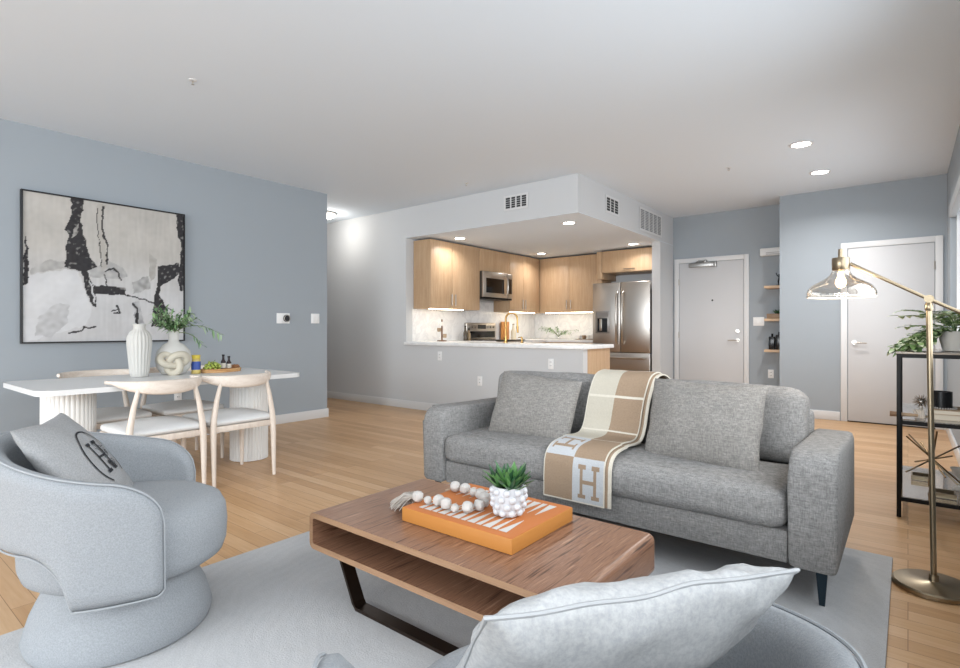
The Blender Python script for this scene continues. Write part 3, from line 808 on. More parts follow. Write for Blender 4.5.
o_ = rrect(TX0, TX1, TZ0, TZ1, .026); i_ = rrect(TX0 + th, TX1 - th, TZ0 + th, TZ1 - th, .009)
g = G(); n = len(o_)
V = [[g.bm.verts.new((p[0], y, p[1])) for p in lp] for lp in (o_, i_) for y in (TY0, TY1)]
for k in range(n):
    l = (k + 1) % n
    for (A, B, mi) in ((V[0], V[1], 0), (V[3], V[2], 0), (V[2], V[0], 1), (V[1], V[3], 1)):
        f = g.bm.faces.new((A[k], A[l], B[l], B[k])); f.material_index = mi
part(g, 'table_shell', [WAL, WALE], t, ang=35)
part(G().box(TX0 + th + .001, TX1 - th - .001, 1.515, 1.533, TZ0 + th + .0005, TZ1 - th - .0005), 'inner_panel', WAL, t)
BRZ = plain('dark_bronze_bar', '3b3029', .3, .8)
for y in (1.335, 1.715):
    pts = [(-1.775, TZ0 - .001), (-1.667, RZ + .024), (-1.650, RZ + .006), (-.855, RZ + .006), (-.838, RZ + .024), (-.73, TZ0 - .001)]
    g = G(); w = .026; th2 = .006
    prev = None
    for i, (x, z) in enumerate(pts):
        a = Vector(pts[max(i - 1, 0)]); b = Vector(pts[min(i + 1, len(pts) - 1)]); d = (b - a).normalized(); nn = Vector((-d.y, d.x)) * th2
        r = [g.bm.verts.new(q) for q in ((x + nn.x, y - w, z + nn.y), (x + nn.x, y + w, z + nn.y), (x - nn.x, y + w, z - nn.y), (x - nn.x, y - w, z - nn.y))]
        if prev:
            for k in range(4): g.bm.faces.new((prev[k], prev[(k + 1) % 4], r[(k + 1) % 4], r[k]))
        else: g.bm.faces.new(r)
        prev = r
    g.bm.faces.new(prev[::-1])
    part(g, 'sled_leg', BRZ, t, flat=True)

# orange game box
t = thing('game_box', 'flat orange box with white triangle board pattern on the coffee table', 'box', (-1.215, 1.57, .381))
ORG = fabric('orange_paper', 'd9904a', 'dd964f', 300, .05)
BX0, BX1, BY0, BY1, BZ = -1.463, -.968, 1.375, 1.765, .431
part(G().box(BX0, BX1, BY0, BY1, .3815, BZ, .002), 'box_body', plain('orange_card', 'b3783a', .55, 0, .3, .03), t)
part(G().box(BX0 + .003, BX1 - .003, BY0 + .003, BY1 - .003, BZ, BZ + .0012), 'box_lid', plain('orange_leather', 'bb7240', .6, 0, .3, .05), t)
zz = BZ + .0018; INL = plain('white_inlay', 'c9c5c0', .6)
for side in (0, 1):
    g = G()
    for k in range(12):
        w = (BX1 - BX0 - .09) / 12
        xa = BX0 + .045 + k * w
        if side == 0: yb, yt = BY0 + .035, BY0 + .035 + .125
        else: yb, yt = BY1 - .035, BY1 - .035 - .125
        wd = w * (.96 if k % 2 else .62)
        g.poly([(xa + (w - wd) / 2, yb, zz), (xa + (w + wd) / 2, yb, zz), (xa + w / 2 + .001, yt, zz), (xa + w / 2 - .001, yt, zz)])
    part(g, 'triangle_row', INL, t, flat=True)


# planter with succulent
t = thing('planter', 'white studded pot on the orange box', 'planter', (-1.105, 1.55, BZ + .002))
px, py, pz = -1.105, 1.55, BZ + .002
POT = plain('white_glazed_ceramic', 'c3c4c8', .25, 0, .5)
prof = [(.028, 0), (.039, .003), (.050, .022), (.0565, .05), (.0575, .08), (.0555, .105), (.050, .105), (.051, .085), (.046, .07)]
g = G().lathe(prof, (px, py, pz), 36)
for r_ in range(4):
    zz = .018 + r_ * .024
    rr = [.0455, .0535, .0560, .0555][r_]
    for k in range(9):
        a = 2 * pi * (k + .5 * (r_ % 2)) / 9
        c = Vector((px + rr * cos(a), py + rr * sin(a), pz + zz))
        b = bmesh.new(); bmesh.ops.create_icosphere(b, subdivisions=2, radius=.0135)
        for v in b.verts: v.co = v.co + c
        g.merge(b)
part(g, 'pot_body', POT, t)
part(G().lathe([(.0505, .083), (.02, .087), (.001, .088)], (px, py, pz), 20), 'soil', plain('dark_soil', '2e251d', .95), t)
def leaf(g, base, dirv, length, width, droop=.3, mi=0, fold=.25, nseg=5, curl=0, thick=False):
    d = Vector(dirv).normalized(); up = Vector((0, 0, 1))
    s = d.cross(up)
    if s.length < .05: s = Vector((1, 0, 0))
    s.normalize(); rows = []
    for k in range(nseg + 1):
        f = k / nseg
        w = width / 2 * (sin(pi * min(.97, .08 + f * .92)) ** .8)
        p = Vector(base) + d * length * f + Vector((0, 0, -droop * length * f * f))
        nrm = s.cross(d).normalized()
        rows.append([g.bm.verts.new(p - s * w + nrm * w * fold), g.bm.verts.new(p), g.bm.verts.new(p + s * w + nrm * w * fold)])
    for k in range(nseg):
        for q in (0, 1):
            f = g.bm.faces.new((rows[k][q], rows[k][q + 1], rows[k + 1][q + 1], rows[k + 1][q])); f.material_index = mi(q, k) if callable(mi) else mi
SUC = [plain('succulent_%d' % k, c, .45) for k, c in enumerate(('3f6a42', '5c8a50', '2f5638'))]
g = G(); random.seed(4)
for cx, cy, n, L in ((.0, .0, 22, .105), (.026, -.02, 20, .08), (-.03, -.012, 20, .085), (.012, .03, 18, .085)):
    for k in range(n):
        a = k * 2.4 + random.random() * .4; el = .35 + .75 * (k / n)
        leaf(g, (px + cx, py + cy, pz + .088), (cos(a) * cos(el), sin(a) * cos(el), sin(el)), L * random.uniform(.75, 1.05), .021, -.15, random.choice((0, 1, 1, 2)), .5)
solo(g, 'succulent', SUC, 'spiky green succulent growing in the white studded pot', 'plant', ang=60)

# bead garland with tassel
t = thing('bead_garland', 'white chunky bead garland with grey tassel on the orange box', 'bead garland', (-1.34, 1.54, BZ))
BEAD = plain('whitewashed_bead', 'b7b3af', .7, 0, .3, .2, 90)
ctrl = [(-1.452, 1.446), (-1.405, 1.452), (-1.36, 1.462), (-1.315, 1.452), (-1.265, 1.448), (-1.222, 1.475), (-1.208, 1.525), (-1.225, 1.575), (-1.268, 1.61), (-1.32, 1.628), (-1.375, 1.636), (-1.425, 1.63)]
rb, Lb = resample(ctrl, 13)
random.seed(11)
for k, p in enumerate(rb):
    r = .0215 if k % 3 != 1 else .0155
    b = bmesh.new(); bmesh.ops.create_icosphere(b, subdivisions=2, radius=r)
    q = Matrix.Rotation(random.random() * 3, 4, 'Z') @ Matrix.Rotation(random.random() * 3, 4, 'X')
    for v in b.verts:
        c_ = v.co.copy(); mx = max(abs(c_.x), abs(c_.y), abs(c_.z))
        c_ = c_ * (.62 + .38 * (r * .8 / mx)) * 1.02        # faceted, blocky bead
        v.co = q @ c_ + Vector((p.x, p.y, BZ + .003 + r))
    g = G(); g.merge(b); part(g, 'bead', BEAD, t, ang=25)
part(G().tube([(p.x, p.y, BZ + .02) for p in rb] + [(-1.452, 1.60, BZ + .012)], .002, 5), 'string', plain('jute_string', 'a89a86', .9), t)
g = G(); random.seed(3)
kn = Vector((-1.478, 1.452, BZ + .018))
g.tube([(-1.452, 1.446, BZ + .02), kn], [.006, .008], 8)
for k in range(130):
    a = random.uniform(-1.0, 1.05); L = random.uniform(.10, .16); h = random.random()
    e = Vector((kn.x - L * cos(a) * .95, kn.y + L * sin(a) * .55 + .03, .3835 + random.random() * .02))
    mid_ = kn.lerp(e, .45) + Vector((0, 0, .006 + .02 * h))
    g.tube([kn, mid_, e.lerp(mid_, .25) + Vector((0, 0, .002)), e], [.0019, .0019, .0018, .0015], 4)
part(g, 'tassel', plain('grey_tassel', 'b5aea6', .95), t)

# ------------------------------------------------------------------ armchairs
BOU = fabric('ivory_boucle', '888c90', '9a9ea2', 240, .35, .05)
BOU2 = plain('ivory_piping', '999da1', .9)
def armchair(label):
    t = thing('swivel_armchair', label, 'armchair', (0, 0, 0), 'boucle barrel armchairs')
    part(G().lathe([(.255, .001), (.283, .006), (.290, .03), (.283, .06), (.268, .11), (.240, .17), (.222, .222)], (0, 0, 0), 56), 'pedestal_base', BOU, t)
    prof = [(.225, .223), (.262, .227), (.288, .245), (.299, .28), (.302, .34), (.297, .40), (.280, .435), (.24, .457), (.15, .467), (.05, .470), (.004, .470)]
    part(G().lathe(prof, (.020, 0, 0), 56, sx=1.07, sy=.99), 'seat', BOU, t, ang=60)
    b, xf = .338, .185; half = xf + b * pi / 2
    def cl(s):      # s in [-1,1], 0 = back; returns point, outward normal
        d = abs(s) * half; sg = 1 if s >= 0 else -1
        if d <= b * pi / 2:
            a = pi - d / b
            p = Vector((b * cos(a), sg * b * sin(a))); n_ = p.normalized()
        else:
            e = d - b * pi / 2
            p = Vector((e, sg * (b - .10 * (e / xf) ** 2 * .35))); n_ = Vector((.12 * e / xf, sg)).normalized()
        return p, n_
    def top(s):
        q = abs(s); z = .715 - .125 * (q * q * (3 - 2 * q))
        if q > .80: z -= .13 * (1 - sqrt(max(0, 1 - ((q - .80) / .20) ** 2)))
        return z
    def bot(s):
        q = abs(s)
        a, c = .45, .655
        if q <= a: return .385
        if q >= c: z = .218
        else: z = .218 + .167 * sqrt(max(0, 1 - ((q - a) / (c - a)) ** 2.2))
        if q > .97: z += .02 * ((q - .97) / .03) ** 2
        return z
    NS, NZ = 150, 14; T = .030
    g = G()
    def pt(i, j, off):
        s = -1 + 2 * i / (NS - 1); p, n_ = cl(s); z0, z1 = bot(s), top(s)
        f = j / (NZ - 1); z = z0 + (z1 - z0) * f
        flare = .025 * (f - .3)
        ed = min(f, 1 - f) * (z1 - z0); ee = min(1, ed / .03); es = min(1, (1 - abs(s)) * half / .03)
        rd = sqrt(max(0, 1 - (1 - ee) ** 2)) * .75 + .25; rd2 = sqrt(max(0, 1 - (1 - es) ** 2)) * .75 + .25
        q = p + n_ * (flare + off * T * min(rd, rd2))
        return Vector((q.x, q.y, z))
    O = [[g.bm.verts.new(pt(i, j, 1)) for j in range(NZ)] for i in range(NS)]
    I = [[g.bm.verts.new(pt(i, j, -1)) for j in range(NZ)] for i in range(NS)]
    F = g.bm.faces.new
    for i in range(NS - 1):
        for j in range(NZ - 1):
            F((O[i][j], O[i + 1][j], O[i + 1][j + 1], O[i][j + 1])); F((I[i][j], I[i][j + 1], I[i + 1][j + 1], I[i + 1][j]))
        F((O[i][0], I[i][0], I[i + 1][0], O[i + 1][0])); F((O[i][-1], O[i + 1][-1], I[i + 1][-1], I[i][-1]))
    for i in (0, NS - 1):
        for j in range(NZ - 1): F((O[i][j], O[i][j + 1], I[i][j + 1], I[i][j]))
    sh = part(g, 'wrap_back', BOU, t, ang=75)
    g = G(); rimpts = []
    for i in range(NS): rimpts.append(pt(i, NZ - 1, 1.9))
    for j in range(NZ - 2, 0, -1): rimpts.append(pt(NS - 1, j, 1.9))
    for i in range(NS - 1, -1, -1): rimpts.append(pt(i, 0, 1.9))
    for j in range(1, NZ - 1): rimpts.append(pt(0, j, 1.9))
    g.tube(rimpts, .0032, 6, closed=True)
    part(g, 'piping', BOU2, sh)
    return t
ch = armchair('white boucle barrel armchair at the left edge beside the dining chairs')
A1 = radians(59)
ch.location = (-2.24, .725, RZ); ch.rotation_euler = (0, 0, A1)
A2 = radians(145)
ch2 = dup(ch, (-.405, .722, RZ), A2, 'white boucle barrel armchair in the foreground, seen from behind at the bottom edge')

# cushion with an emblem, leaning in the left armchair
PIL = fabric('pale_grey_linen', '909192', 'a2a3a4', 200, .3)
INK = plain('black_embroidery', '23252a', .8)
fw = Vector((cos(A1), sin(A1), 0)); rt = Vector((sin(A1), -cos(A1), 0))
cc = Vector((-2.24, .725, 0)) - fw * .13 + Vector((0, 0, .60)) + rt * .0
mt = frame(cc, -rt, Vector((0, 0, 1)) * .80 - fw * .60)
g, surf = pillow(.42, .42, .13, mt, seed=5, wr=.007, c=.06)
t = thing('accent_pillow', 'pale grey square pillow with a black oval emblem in the left armchair', 'pillow', cc)
part(g, 'pillow_cover', PIL, t, ang=70)
def stroke(g, pts, w):
    """flat ribbon that follows the front of the pillow"""
    P = [Vector(p) for p in pts]; prev = None
    for i, p in enumerate(P):
        d = (P[min(i + 1, len(P) - 1)] - P[max(i - 1, 0)]).normalized(); n_ = Vector((-d.y, d.x)) * w / 2
        up = (mt.to_3x3() @ Vector((0, 0, 1))) * .0035
        r = [g.bm.verts.new(surf(q.x, q.y, 1) + up) for q in (p + n_, p - n_)]
        if prev: g.bm.faces.new((prev[0], prev[1], r[1], r[0]))
        prev = r
def dens(pts, n=6):
    o = []
    for a, b in zip(pts, pts[1:]): o += [(a[0] + (b[0] - a[0]) * k / n, a[1] + (b[1] - a[1]) * k / n) for k in range(n)]
    return o + [pts[-1]]
g = G(); ex, ey = .06, -.06
stroke(g, [(ex + .54 * cos(a), ey + .58 * sin(a)) for a in [radians(-45 + 280 * k / 60) for k in range(61)]], .032)
for xo in (-.17, .13):
    stroke(g, dens([(ex + xo, ey - .30), (ex + xo, ey + .30)]), .05)
    for yy in (-.30, .30): stroke(g, dens([(ex + xo - .09, ey + yy), (ex + xo + .09, ey + yy)]), .06)
stroke(g, dens([(ex - .17, ey), (ex + .13, ey)]), .045)
random.seed(21)
for k in range(16):        # the fine sketch lines of a horse-drawn carriage inside the oval
    x0, y0 = ex + random.uniform(.0, .30), ey + random.uniform(-.34, .22)
    stroke(g, dens([(x0, y0), (x0 + random.uniform(-.10, .10), y0 + random.uniform(.03, .12)), (x0 + random.uniform(-.12, .12), y0 + random.uniform(.05, .16))], 4), .013)
for (cx, cy, r) in ((.24, -.22, .085), (.05, -.20, .06), (.27, .02, .05)):
    stroke(g, [(ex + cx + r * cos(a), ey + cy + r * sin(a)) for a in [2 * pi * k / 20 for k in range(21)]], .014)
    for k in range(4): stroke(g, dens([(ex + cx - r * cos(k * .8), ey + cy - r * sin(k * .8)), (ex + cx + r * cos(k * .8), ey + cy + r * sin(k * .8))], 4), .008)
part(g, 'emblem', INK, t, flat=True)

# white pillow in the near armchair
fw = Vector((cos(A2), sin(A2), 0)); rt = Vector((sin(A2), -cos(A2), 0))
cc = Vector((-.415, .712, 0)) - fw * .06 + Vector((0, 0, .625)) + rt * .03
mt2 = frame(cc, -rt, Vector((0, 0, 1)) * .74 - fw * .67)
g, s2 = pillow(.425, .42, .13, mt2, seed=9, wr=.016, c=.05)
seam2 = s2
t = thing('accent_pillow', 'plump white pillow on the foreground armchair, bottom of the picture', 'pillow', cc)
part(g, 'pillow_cover', fabric('white_velvet', '9c9ea0', 'aeafaf', 120, .2, .05), t, ang=75)

def seam(t, sf, mat, r=.003):
    P = []
    for k in range(40): P.append(sf(-1 + k / 20, -1, 1))
    for k in range(40): P.append(sf(1, -1 + k / 20, 1))
    for k in range(40): P.append(sf(1 - k / 20, 1, 1))
    for k in range(40): P.append(sf(-1, 1 - k / 20, 1))
    part(G().tube(P, r, 6, closed=True), 'seam_piping', mat, t)
seam(t, seam2, plain('white_piping', '9fa1a3', .9))
# ------------------------------------------------------------------ painting
import colorsys
PX = XL + .032
PY0, PY1, PZ0, PZ1 = 1.085, 2.340, .970, 2.220
SH = {
'grayG':[(0.043,0.478),(0.138,0.551),(0.231,0.555),(0.316,0.489),(0.217,0.504),(0.05,0.451)],
'whiteH':[(0.037,0.441),(0.231,0.502),(0.303,0.488),(0.387,0.24),(0.356,0.127),(0.204,0.069),(0.013,0.006),(0.013,0.387)],
'cloud':[(0.087,0.166),(0.178,0.266),(0.258,0.253),(0.244,0.135),(0.152,0.036),(0.074,0.053)],
'grayM':[(0.488,0.586),(0.579,0.542),(0.614,0.481),(0.541,0.454),(0.37,0.463),(0.37,0.506)],
'grayK':[(0.63,0.437),(0.742,0.495),(0.761,0.4),(0.643,0.353)],
'grayJ':[(0.742,0.658),(0.803,0.628),(0.791,0.476),(0.758,0.465)],
'grayL':[(0.635,0.284),(0.675,0.303),(0.716,0.139),(0.667,0.127)],
'bandI':[(0.413,0.978),(0.47,0.98),(0.446,0.836),(0.481,0.542),(0.443,0.507),(0.422,0.71)],
'black1':[(0.261,0.999),(0.342,0.999),(0.327,0.903),(0.316,0.833),(0.349,0.701),(0.363,0.625),(0.413,0.535),(0.356,0.496),(0.37,0.411),(0.409,0.241),(0.385,0.257),(0.349,0.375),(0.321,0.493),(0.225,0.51),(0.238,0.57),(0.235,0.653),(0.251,0.731),(0.228,0.769),(0.251,0.823),(0.27,0.893)],
'slit':[(0.285,0.794),(0.311,0.815),(0.291,0.736),(0.27,0.716)],
'black2':[(0.025,0.708),(0.036,0.597),(0.035,0.389),(0.009,0.379),(0.013,0.547)],
'black3':[(0.94,0.998),(0.998,1.0),(0.998,0.404),(0.964,0.392),(0.949,0.459),(0.964,0.586),(0.975,0.742),(0.949,0.874)],
'black4':[(0.809,0.581),(0.87,0.581),(0.958,0.614),(0.964,0.547),(0.913,0.485),(0.843,0.442),(0.817,0.366),(0.864,0.253),(0.85,0.112),(0.766,0.111),(0.775,0.251),(0.797,0.402),(0.812,0.478)],
'black5':[(0.392,0.404),(0.587,0.393),(0.595,0.345),(0.488,0.339),(0.396,0.351)],
}
COLS = {'grayG': '969593', 'whiteH': 'cdced0', 'cloud': 'a9a9aa', 'grayM': '9a9a9a', 'grayK': '8b8b8a', 'grayJ': '9f9c97', 'grayL': '929395', 'bandI': 'aaa69f', 'slit': 'b5b3af'}
LN = [([(0.587,0.344),(0.742,0.306),(0.843,0.272),(0.923,0.233)],.006),([(0.27,0.716),(0.321,0.578),(0.356,0.479),(0.406,0.344),(0.409,0.249)],.004),([(0.458,0.96),(0.446,0.836),(0.476,0.682),(0.479,0.559)],.006),([(0.466,0.505),(0.518,0.536),(0.549,0.504),(0.561,0.456)],.006),([(0.258,0.071),(0.327,0.084),(0.342,0.11),(0.37,0.101),(0.406,0.11)],.007),([(0.458,0.478),(0.488,0.348)],.004),([(0.826,0.432),(0.896,0.474),(0.958,0.527)],.005),([(0.496,0.217),(0.549,0.236),(0.534,0.262),(0.557,0.209),(0.518,0.208)],.005),([(0.635,0.274),(0.667,0.239),(0.672,0.139)],.008),([(0.421,0.954),(0.413,0.831),(0.436,0.66),(0.443,0.539)],.003)]
def inside(p, poly):
    x, y = p; r = False; j = len(poly) - 1
    for i in range(len(poly)):
        if (poly[i][1] > y) != (poly[j][1] > y) and x < (poly[j][0] - poly[i][0]) * (y - poly[i][1]) / (poly[j][1] - poly[i][1] + 1e-12) + poly[i][0]: r = not r
        j = i
    return r
def segd(p, a, b):
    ax, ay = a; bx, by = b; dx, dy = bx - ax, by - ay
    t_ = max(0, min(1, ((p[0] - ax) * dx + (p[1] - ay) * dy) / (dx * dx + dy * dy + 1e-12)))
    return math.hypot(p[0] - ax - dx * t_, p[1] - ay - dy * t_)
BB = {k: (min(q[0] for q in v) - .03, max(q[0] for q in v) + .03, min(q[1] for q in v) - .03, max(q[1] for q in v) + .03) for k, v in SH.items()}
INKC = hexc('323133')
def paint(u, v):
    ft = max(0, min(1, (v - .35) / .3)); n1 = noise.noise(Vector((u * 7, v * 7, 3))); n2 = noise.noise(Vector((u * 30, v * 30, 9))); n3 = noise.noise(Vector((u * 60, v * 6, 5)))
    q = (u + .010 * n2 + .008 * n1, v + .010 * noise.noise(Vector((u * 30, v * 30, 19))) + .008 * n1)
    base = [a * (1 - ft) + b * ft for a, b in zip(hexc('c2c2c3'), hexc('b8b5b0'))]
    k = 1 + .10 * n1 + .07 * n3 + .05 * n2
    c = [x * k for x in base]
    for name, poly in SH.items():
        x0, x1, y0, y1 = BB[name]
        if not (x0 < u < x1 and y0 < v < y1): continue
        if inside(q, poly):
            if name.startswith('black'):
                s = .5 + .5 * noise.noise(Vector((u * 45, v * 45, 2)))
                if s > .66: c = [x * (.35 + .5 * (s - .66) / .3) for x in hexc('a09e9c')]
                else: c = [x * (.8 + .9 * s) for x in INKC]
            else:
                m_ = max(0, min(1, .6 + .6 * n2 + .4 * n1)) if name != 'whiteH' else .8
                t_ = hexc(COLS[name]); c = [a * (1 - m_) + b * m_ * (1 + .09 * n1 + .05 * n2) for a, b in zip(c, t_)]
    for pts, w in LN:
        for a, b in zip(pts, pts[1:]):
            if min(a[0], b[0]) - .03 < u < max(a[0], b[0]) + .03 and segd(q, a, b) < w * (.6 + .5 * (n2 + .5)): c = [x * 1.3 for x in INKC]
    return (max(0, c[0]), max(0, c[1]), max(0, c[2]), 1)
NP, NQ = 200, 200
g = G()
g.grid(lambda u, v: Vector((PX, PY0 + .012 + (PY1 - PY0 - .024) * u, PZ0 + .012 + (PZ1 - PZ0 - .024) * v)), NP, NQ)
CAN = M('painted_canvas', 'cccccc', .75, 0, .2)
at_ = CAN.n('ShaderNodeAttribute', attribute_name='paint'); CAN.base(at_.outputs['Color']); CAN.bump(CAN.noise(240), .3, .002)
t = thing('framed_painting', 'large framed abstract painting in black, white and grey on the blue wall', 'painting', (XL + .02, (PY0 + PY1) / 2, PZ0))
o = part(g, 'canvas', CAN.m, t, flat=True)
ca = o.data.color_attributes.new('paint', 'FLOAT_COLOR', 'POINT')
buf = []
for v in o.data.vertices:
    buf += paint((v.co.y + t.location.y - PY0) / (PY1 - PY0), (v.co.z + t.location.z - PZ0) / (PZ1 - PZ0))
ca.data.foreach_set('color', buf)
g = G(); f = .012
g.box(XL + .001, PX + .012, PY0, PY1, PZ0, PZ0 + f).box(XL + .001, PX + .012, PY0, PY1, PZ1 - f, PZ1).box(XL + .001, PX + .012, PY0, PY0 + f, PZ0 + f, PZ1 - f).box(XL + .001, PX + .012, PY1 - f, PY1, PZ0 + f, PZ1 - f)
part(g, 'picture_frame', plain('black_frame', '18181a', .4), t)

# ------------------------------------------------------------------ dining table
TAB = plain('white_stone_top', 'dcdddd', .35, 0, .5)
TBZ = .730
t = thing('dining_table', 'long white dining table on two fluted drum legs', 'dining table', (-4.345, 1.69, 0))
def rpoly(x0, x1, y0, y1, r, n=10): return rrect(x0, x1, y0, y1, r, n)
part(G().prism(rpoly(-4.82, -3.87, .825, 2.55, .10), 2, TBZ - .032, TBZ, bev=.006), 'tabletop', TAB, t)
for y in (1.09, 2.335):
    N = 34
    part(G().lathe([(.145, .001), (.150, .004), (.150, TBZ - .034)], (-4.35, y, 0), N * 8, rf=lambda a, z: 1 - .035 * (1 - abs(sin(a * N / 2)) ** .7)), 'fluted_leg', plain('white_fluted_drum', 'e0e0de', .5), t, ang=30)

# ------------------------------------------------------------------ dining chairs
ASH = wood('whitewashed_ash', ['cdbfb2', 'd8ccc0', 'e0d6cb'], 2, 18, 10, .5, .03)
PAD = fabric('off_white_seat', 'd2d3d3', 'dededd', 220, .25)
def dining_chair(label):
    t = thing('dining_chair', label, 'chair', (0, 0, 0), 'chairs around the dining table')
    def taper(pts, rr): return G().tube(pts, rr, 14)
    for s in (-1, 1):
        part(taper([(-.255, s * .222, .001), (-.250, s * .222, .12), (-.243, s * .222, .30), (-.240, s * .221, .40), (-.238, s * .216, .47), (-.238, s * .195, .60), (-.240, s * .168, .715)], [.012, .015, .019, .0215, .020, .016, .012]), 'leg', ASH, t)
        part(taper([(.222, s * .222, .001), (.222, s * .222, .14), (.220, s * .222, .33), (.219, s * .221, .41)], [.012, .016, .020, .019]), 'leg', ASH, t)
    g = G()
    for s in (-1, 1):
        g.box(-.232, .214, s * .222 - .011, s * .222 + .011, .365, .408, .004)
    g.box(-.244, -.222, -.215, .215, .372, .412, .004).box(.206, .228, -.215, .215, .372, .410, .004)
    part(g, 'seat_frame', ASH, t)
    part(G().softbox(-.225, .235, -.238, .238, .410, .458, .022, 14, (.02, .0, .034)), 'seat_pad', PAD, t)
    # bent crest rail
    g = G(); rings = []
    for k in range(33):
        a = -1 + 2 * k / 32
        y = .285 * sin(a * 1.25) / sin(1.25); x = -.285 + .250 * abs(a) ** 2.2
        hh = .012 + .034 * max(0, 1 - (a / .85) ** 2) ** .8; tk = .012 + .004 * (1 - a * a)
        zc = .765 - hh
        n_ = Vector((-1, a * .9, 0)).normalized()
        r = []
        for q in range(12):
            b = 2 * pi * q / 12
            c_, s_ = cos(b), sin(b)
            r.append(g.bm.verts.new(Vector((x, y, zc)) + n_ * tk * math.copysign(abs(c_) ** .8, c_) + Vector((0, 0, hh * math.copysign(abs(s_) ** .8, s_)))))
        rings.append(r)
    for a, b in zip(rings, rings[1:]):
        for q in range(12): g.bm.faces.new((a[q], a[(q + 1) % 12], b[(q + 1) % 12], b[q]))
    g.bm.faces.new(rings[0]); g.bm.faces.new(rings[-1][::-1])
    part(g, 'crest_rail', wood('whitewashed_crest', ['cbbdb0', 'd8ccc0', 'e2d9cf'], 1, 18, 10, .5, .03), t, ang=60)
    return t
dc = dining_chair('pale ash chair on the near side of the table, right one, by the end')
dc.location = (-3.965, 1.965, 0); dc.rotation_euler = (0, 0, pi)
dup(dc, (-3.965, 1.455, 0), pi, 'pale ash chair on the near side of the table, left one, directly behind the armchair')
dup(dc, (-4.745, 1.42, 0), 0, 'pale ash chair on the wall side of the table, left one under the painting')
dup(dc, (-4.745, 1.97, 0), 0, 'pale ash chair on the wall side of the table, right one behind the knot vase')

# ------------------------------------------------------------------ on the dining table
WCER = plain('matte_white_ceramic', 'c2c0bb', .65)
t = solo(G().lathe([(.054, .001), (.060, .006), (.064, .05), (.073, .16), (.081, .25), (.078, .30), (.062, .335), (.042, .352), (.037, .375), (.045, .395), (.038, .395), (.031, .375), (.034, .35), (.05, .33)], (-4.50, 1.56, TBZ), 160, rf=lambda a, z: 1 + (.03 * sin(a * 20) if .01 < z < .34 else 0)), 'ribbed_vase', WCER, 'tall white ribbed vase on the dining table', 'vase', ang=60)
t = thing('knot_vase', 'round white vase with a rope knot on its front, holding green branches', 'vase', (-4.50, 1.80, TBZ))
vx, vy = -4.50, 1.80
vd = Vector((4.5, -1.8, 0)).normalized(); vs_ = Vector((-vd.y, vd.x, 0))
g = G()
g.lathe([(.05, .001), (.085, .01), (.118, .06), (.128, .12), (.115, .185), (.075, .235), (.040, .255), (.034, .28), (.036, .33), (.044, .345), (.034, .345), (.027, .325), (.026, .27)], (0, 0, 0), 40, sx=.52)
g.xf(Matrix.Translation((vx, vy, TBZ)) @ Matrix((vd, vs_, Vector((0, 0, 1)))).transposed().to_4x4())
part(g, 'vase_body', WCER, t, ang=60)
pts = []
for k in range(60):
    a = 2 * pi * k / 60
    x = (sin(a) + 2 * sin(2 * a)) / 3 * .098; z = (cos(a) - 2 * cos(2 * a)) / 3 * .085; y = -sin(3 * a) * .018
    pts.append(Vector((vx, vy, TBZ + .103)) + vd * (.058 + y) + vs_ * x + Vector((0, 0, z)))
part(G().tube(pts, .027, 12, closed=True), 'knot', plain('cream_ceramic', 'bdb6a6', .6), t)
GR = [plain('branch_leaf_%d' % k, c, .55) for k, c in enumerate(('6f8f63', '88a679', '56764f', '9db38d'))]
STEM = plain('green_stem', '6d7a55', .7)
g = G(); random.seed(12); b0 = Vector((vx, vy, TBZ + .345))
def branch(g, p0, d0, L, bend, nl, ll, wl, bare=.25, mats=4, up=0):
    p = Vector(p0); d = Vector(d0).normalized(); n = 10; pts = [p.copy()]
    for k in range(n):
        d = (d + Vector(bend) / n).normalized(); p = p + d * L / n; pts.append(p.copy())
    g.tube(pts, [.0035 - .0025 * k / n for k in range(n + 1)], 5, mi=mats)
    for k in range(nl):
        f = bare + (1 - bare) * (k + .5) / nl
        i = min(n - 1, int(f * n)); q = pts[i].lerp(pts[i + 1], f * n - i); dd = (pts[i + 1] - pts[i]).normalized()
        sd = dd.cross(Vector((random.uniform(-1, 1), random.uniform(-1, 1), random.uniform(-1, 1)))).normalized()
        leaf(g, q, dd * .7 + sd + Vector((0, 0, up)), ll * random.uniform(.7, 1.15), wl, random.uniform(.0, .5), random.randrange(mats), .2, 3)
for k in range(30):
    a = random.uniform(0, 2 * pi); r_ = random.uniform(.3, 1.5)
    branch(g, b0 - Vector((0, 0, .03)), (vs_ * cos(a) + vd * sin(a)) * r_ * .8 + Vector((0, 0, 1.15)), random.uniform(.11, .24), (cos(a) * .3, sin(a) * .3, -.35), 17, .055, .016)
branch(g, b0 - Vector((0, 0, .03)), vs_ * .55 + Vector((0, 0, 1.0)), .38, tuple(vs_ * 1.3 + Vector((0, 0, -1.9))), 20, .055, .012, .4)
branch(g, b0 - Vector((0, 0, .03)), vs_ * .9 + Vector((0, 0, .7)), .25, tuple(vs_ * .6 + Vector((0, 0, -2.3))), 14, .05, .011, .4)
branch(g, b0 - Vector((0, 0, .03)), vs_ * -.25 + Vector((0, 0, 1)), .26, tuple(vs_ * -.7 + Vector((0, 0, .1))), 10, .035, .008, .4)
solo(g, 'leafy_branches', GR + [STEM], 'leafy green branches arching out of the white knot vase', 'branches', ang=60)

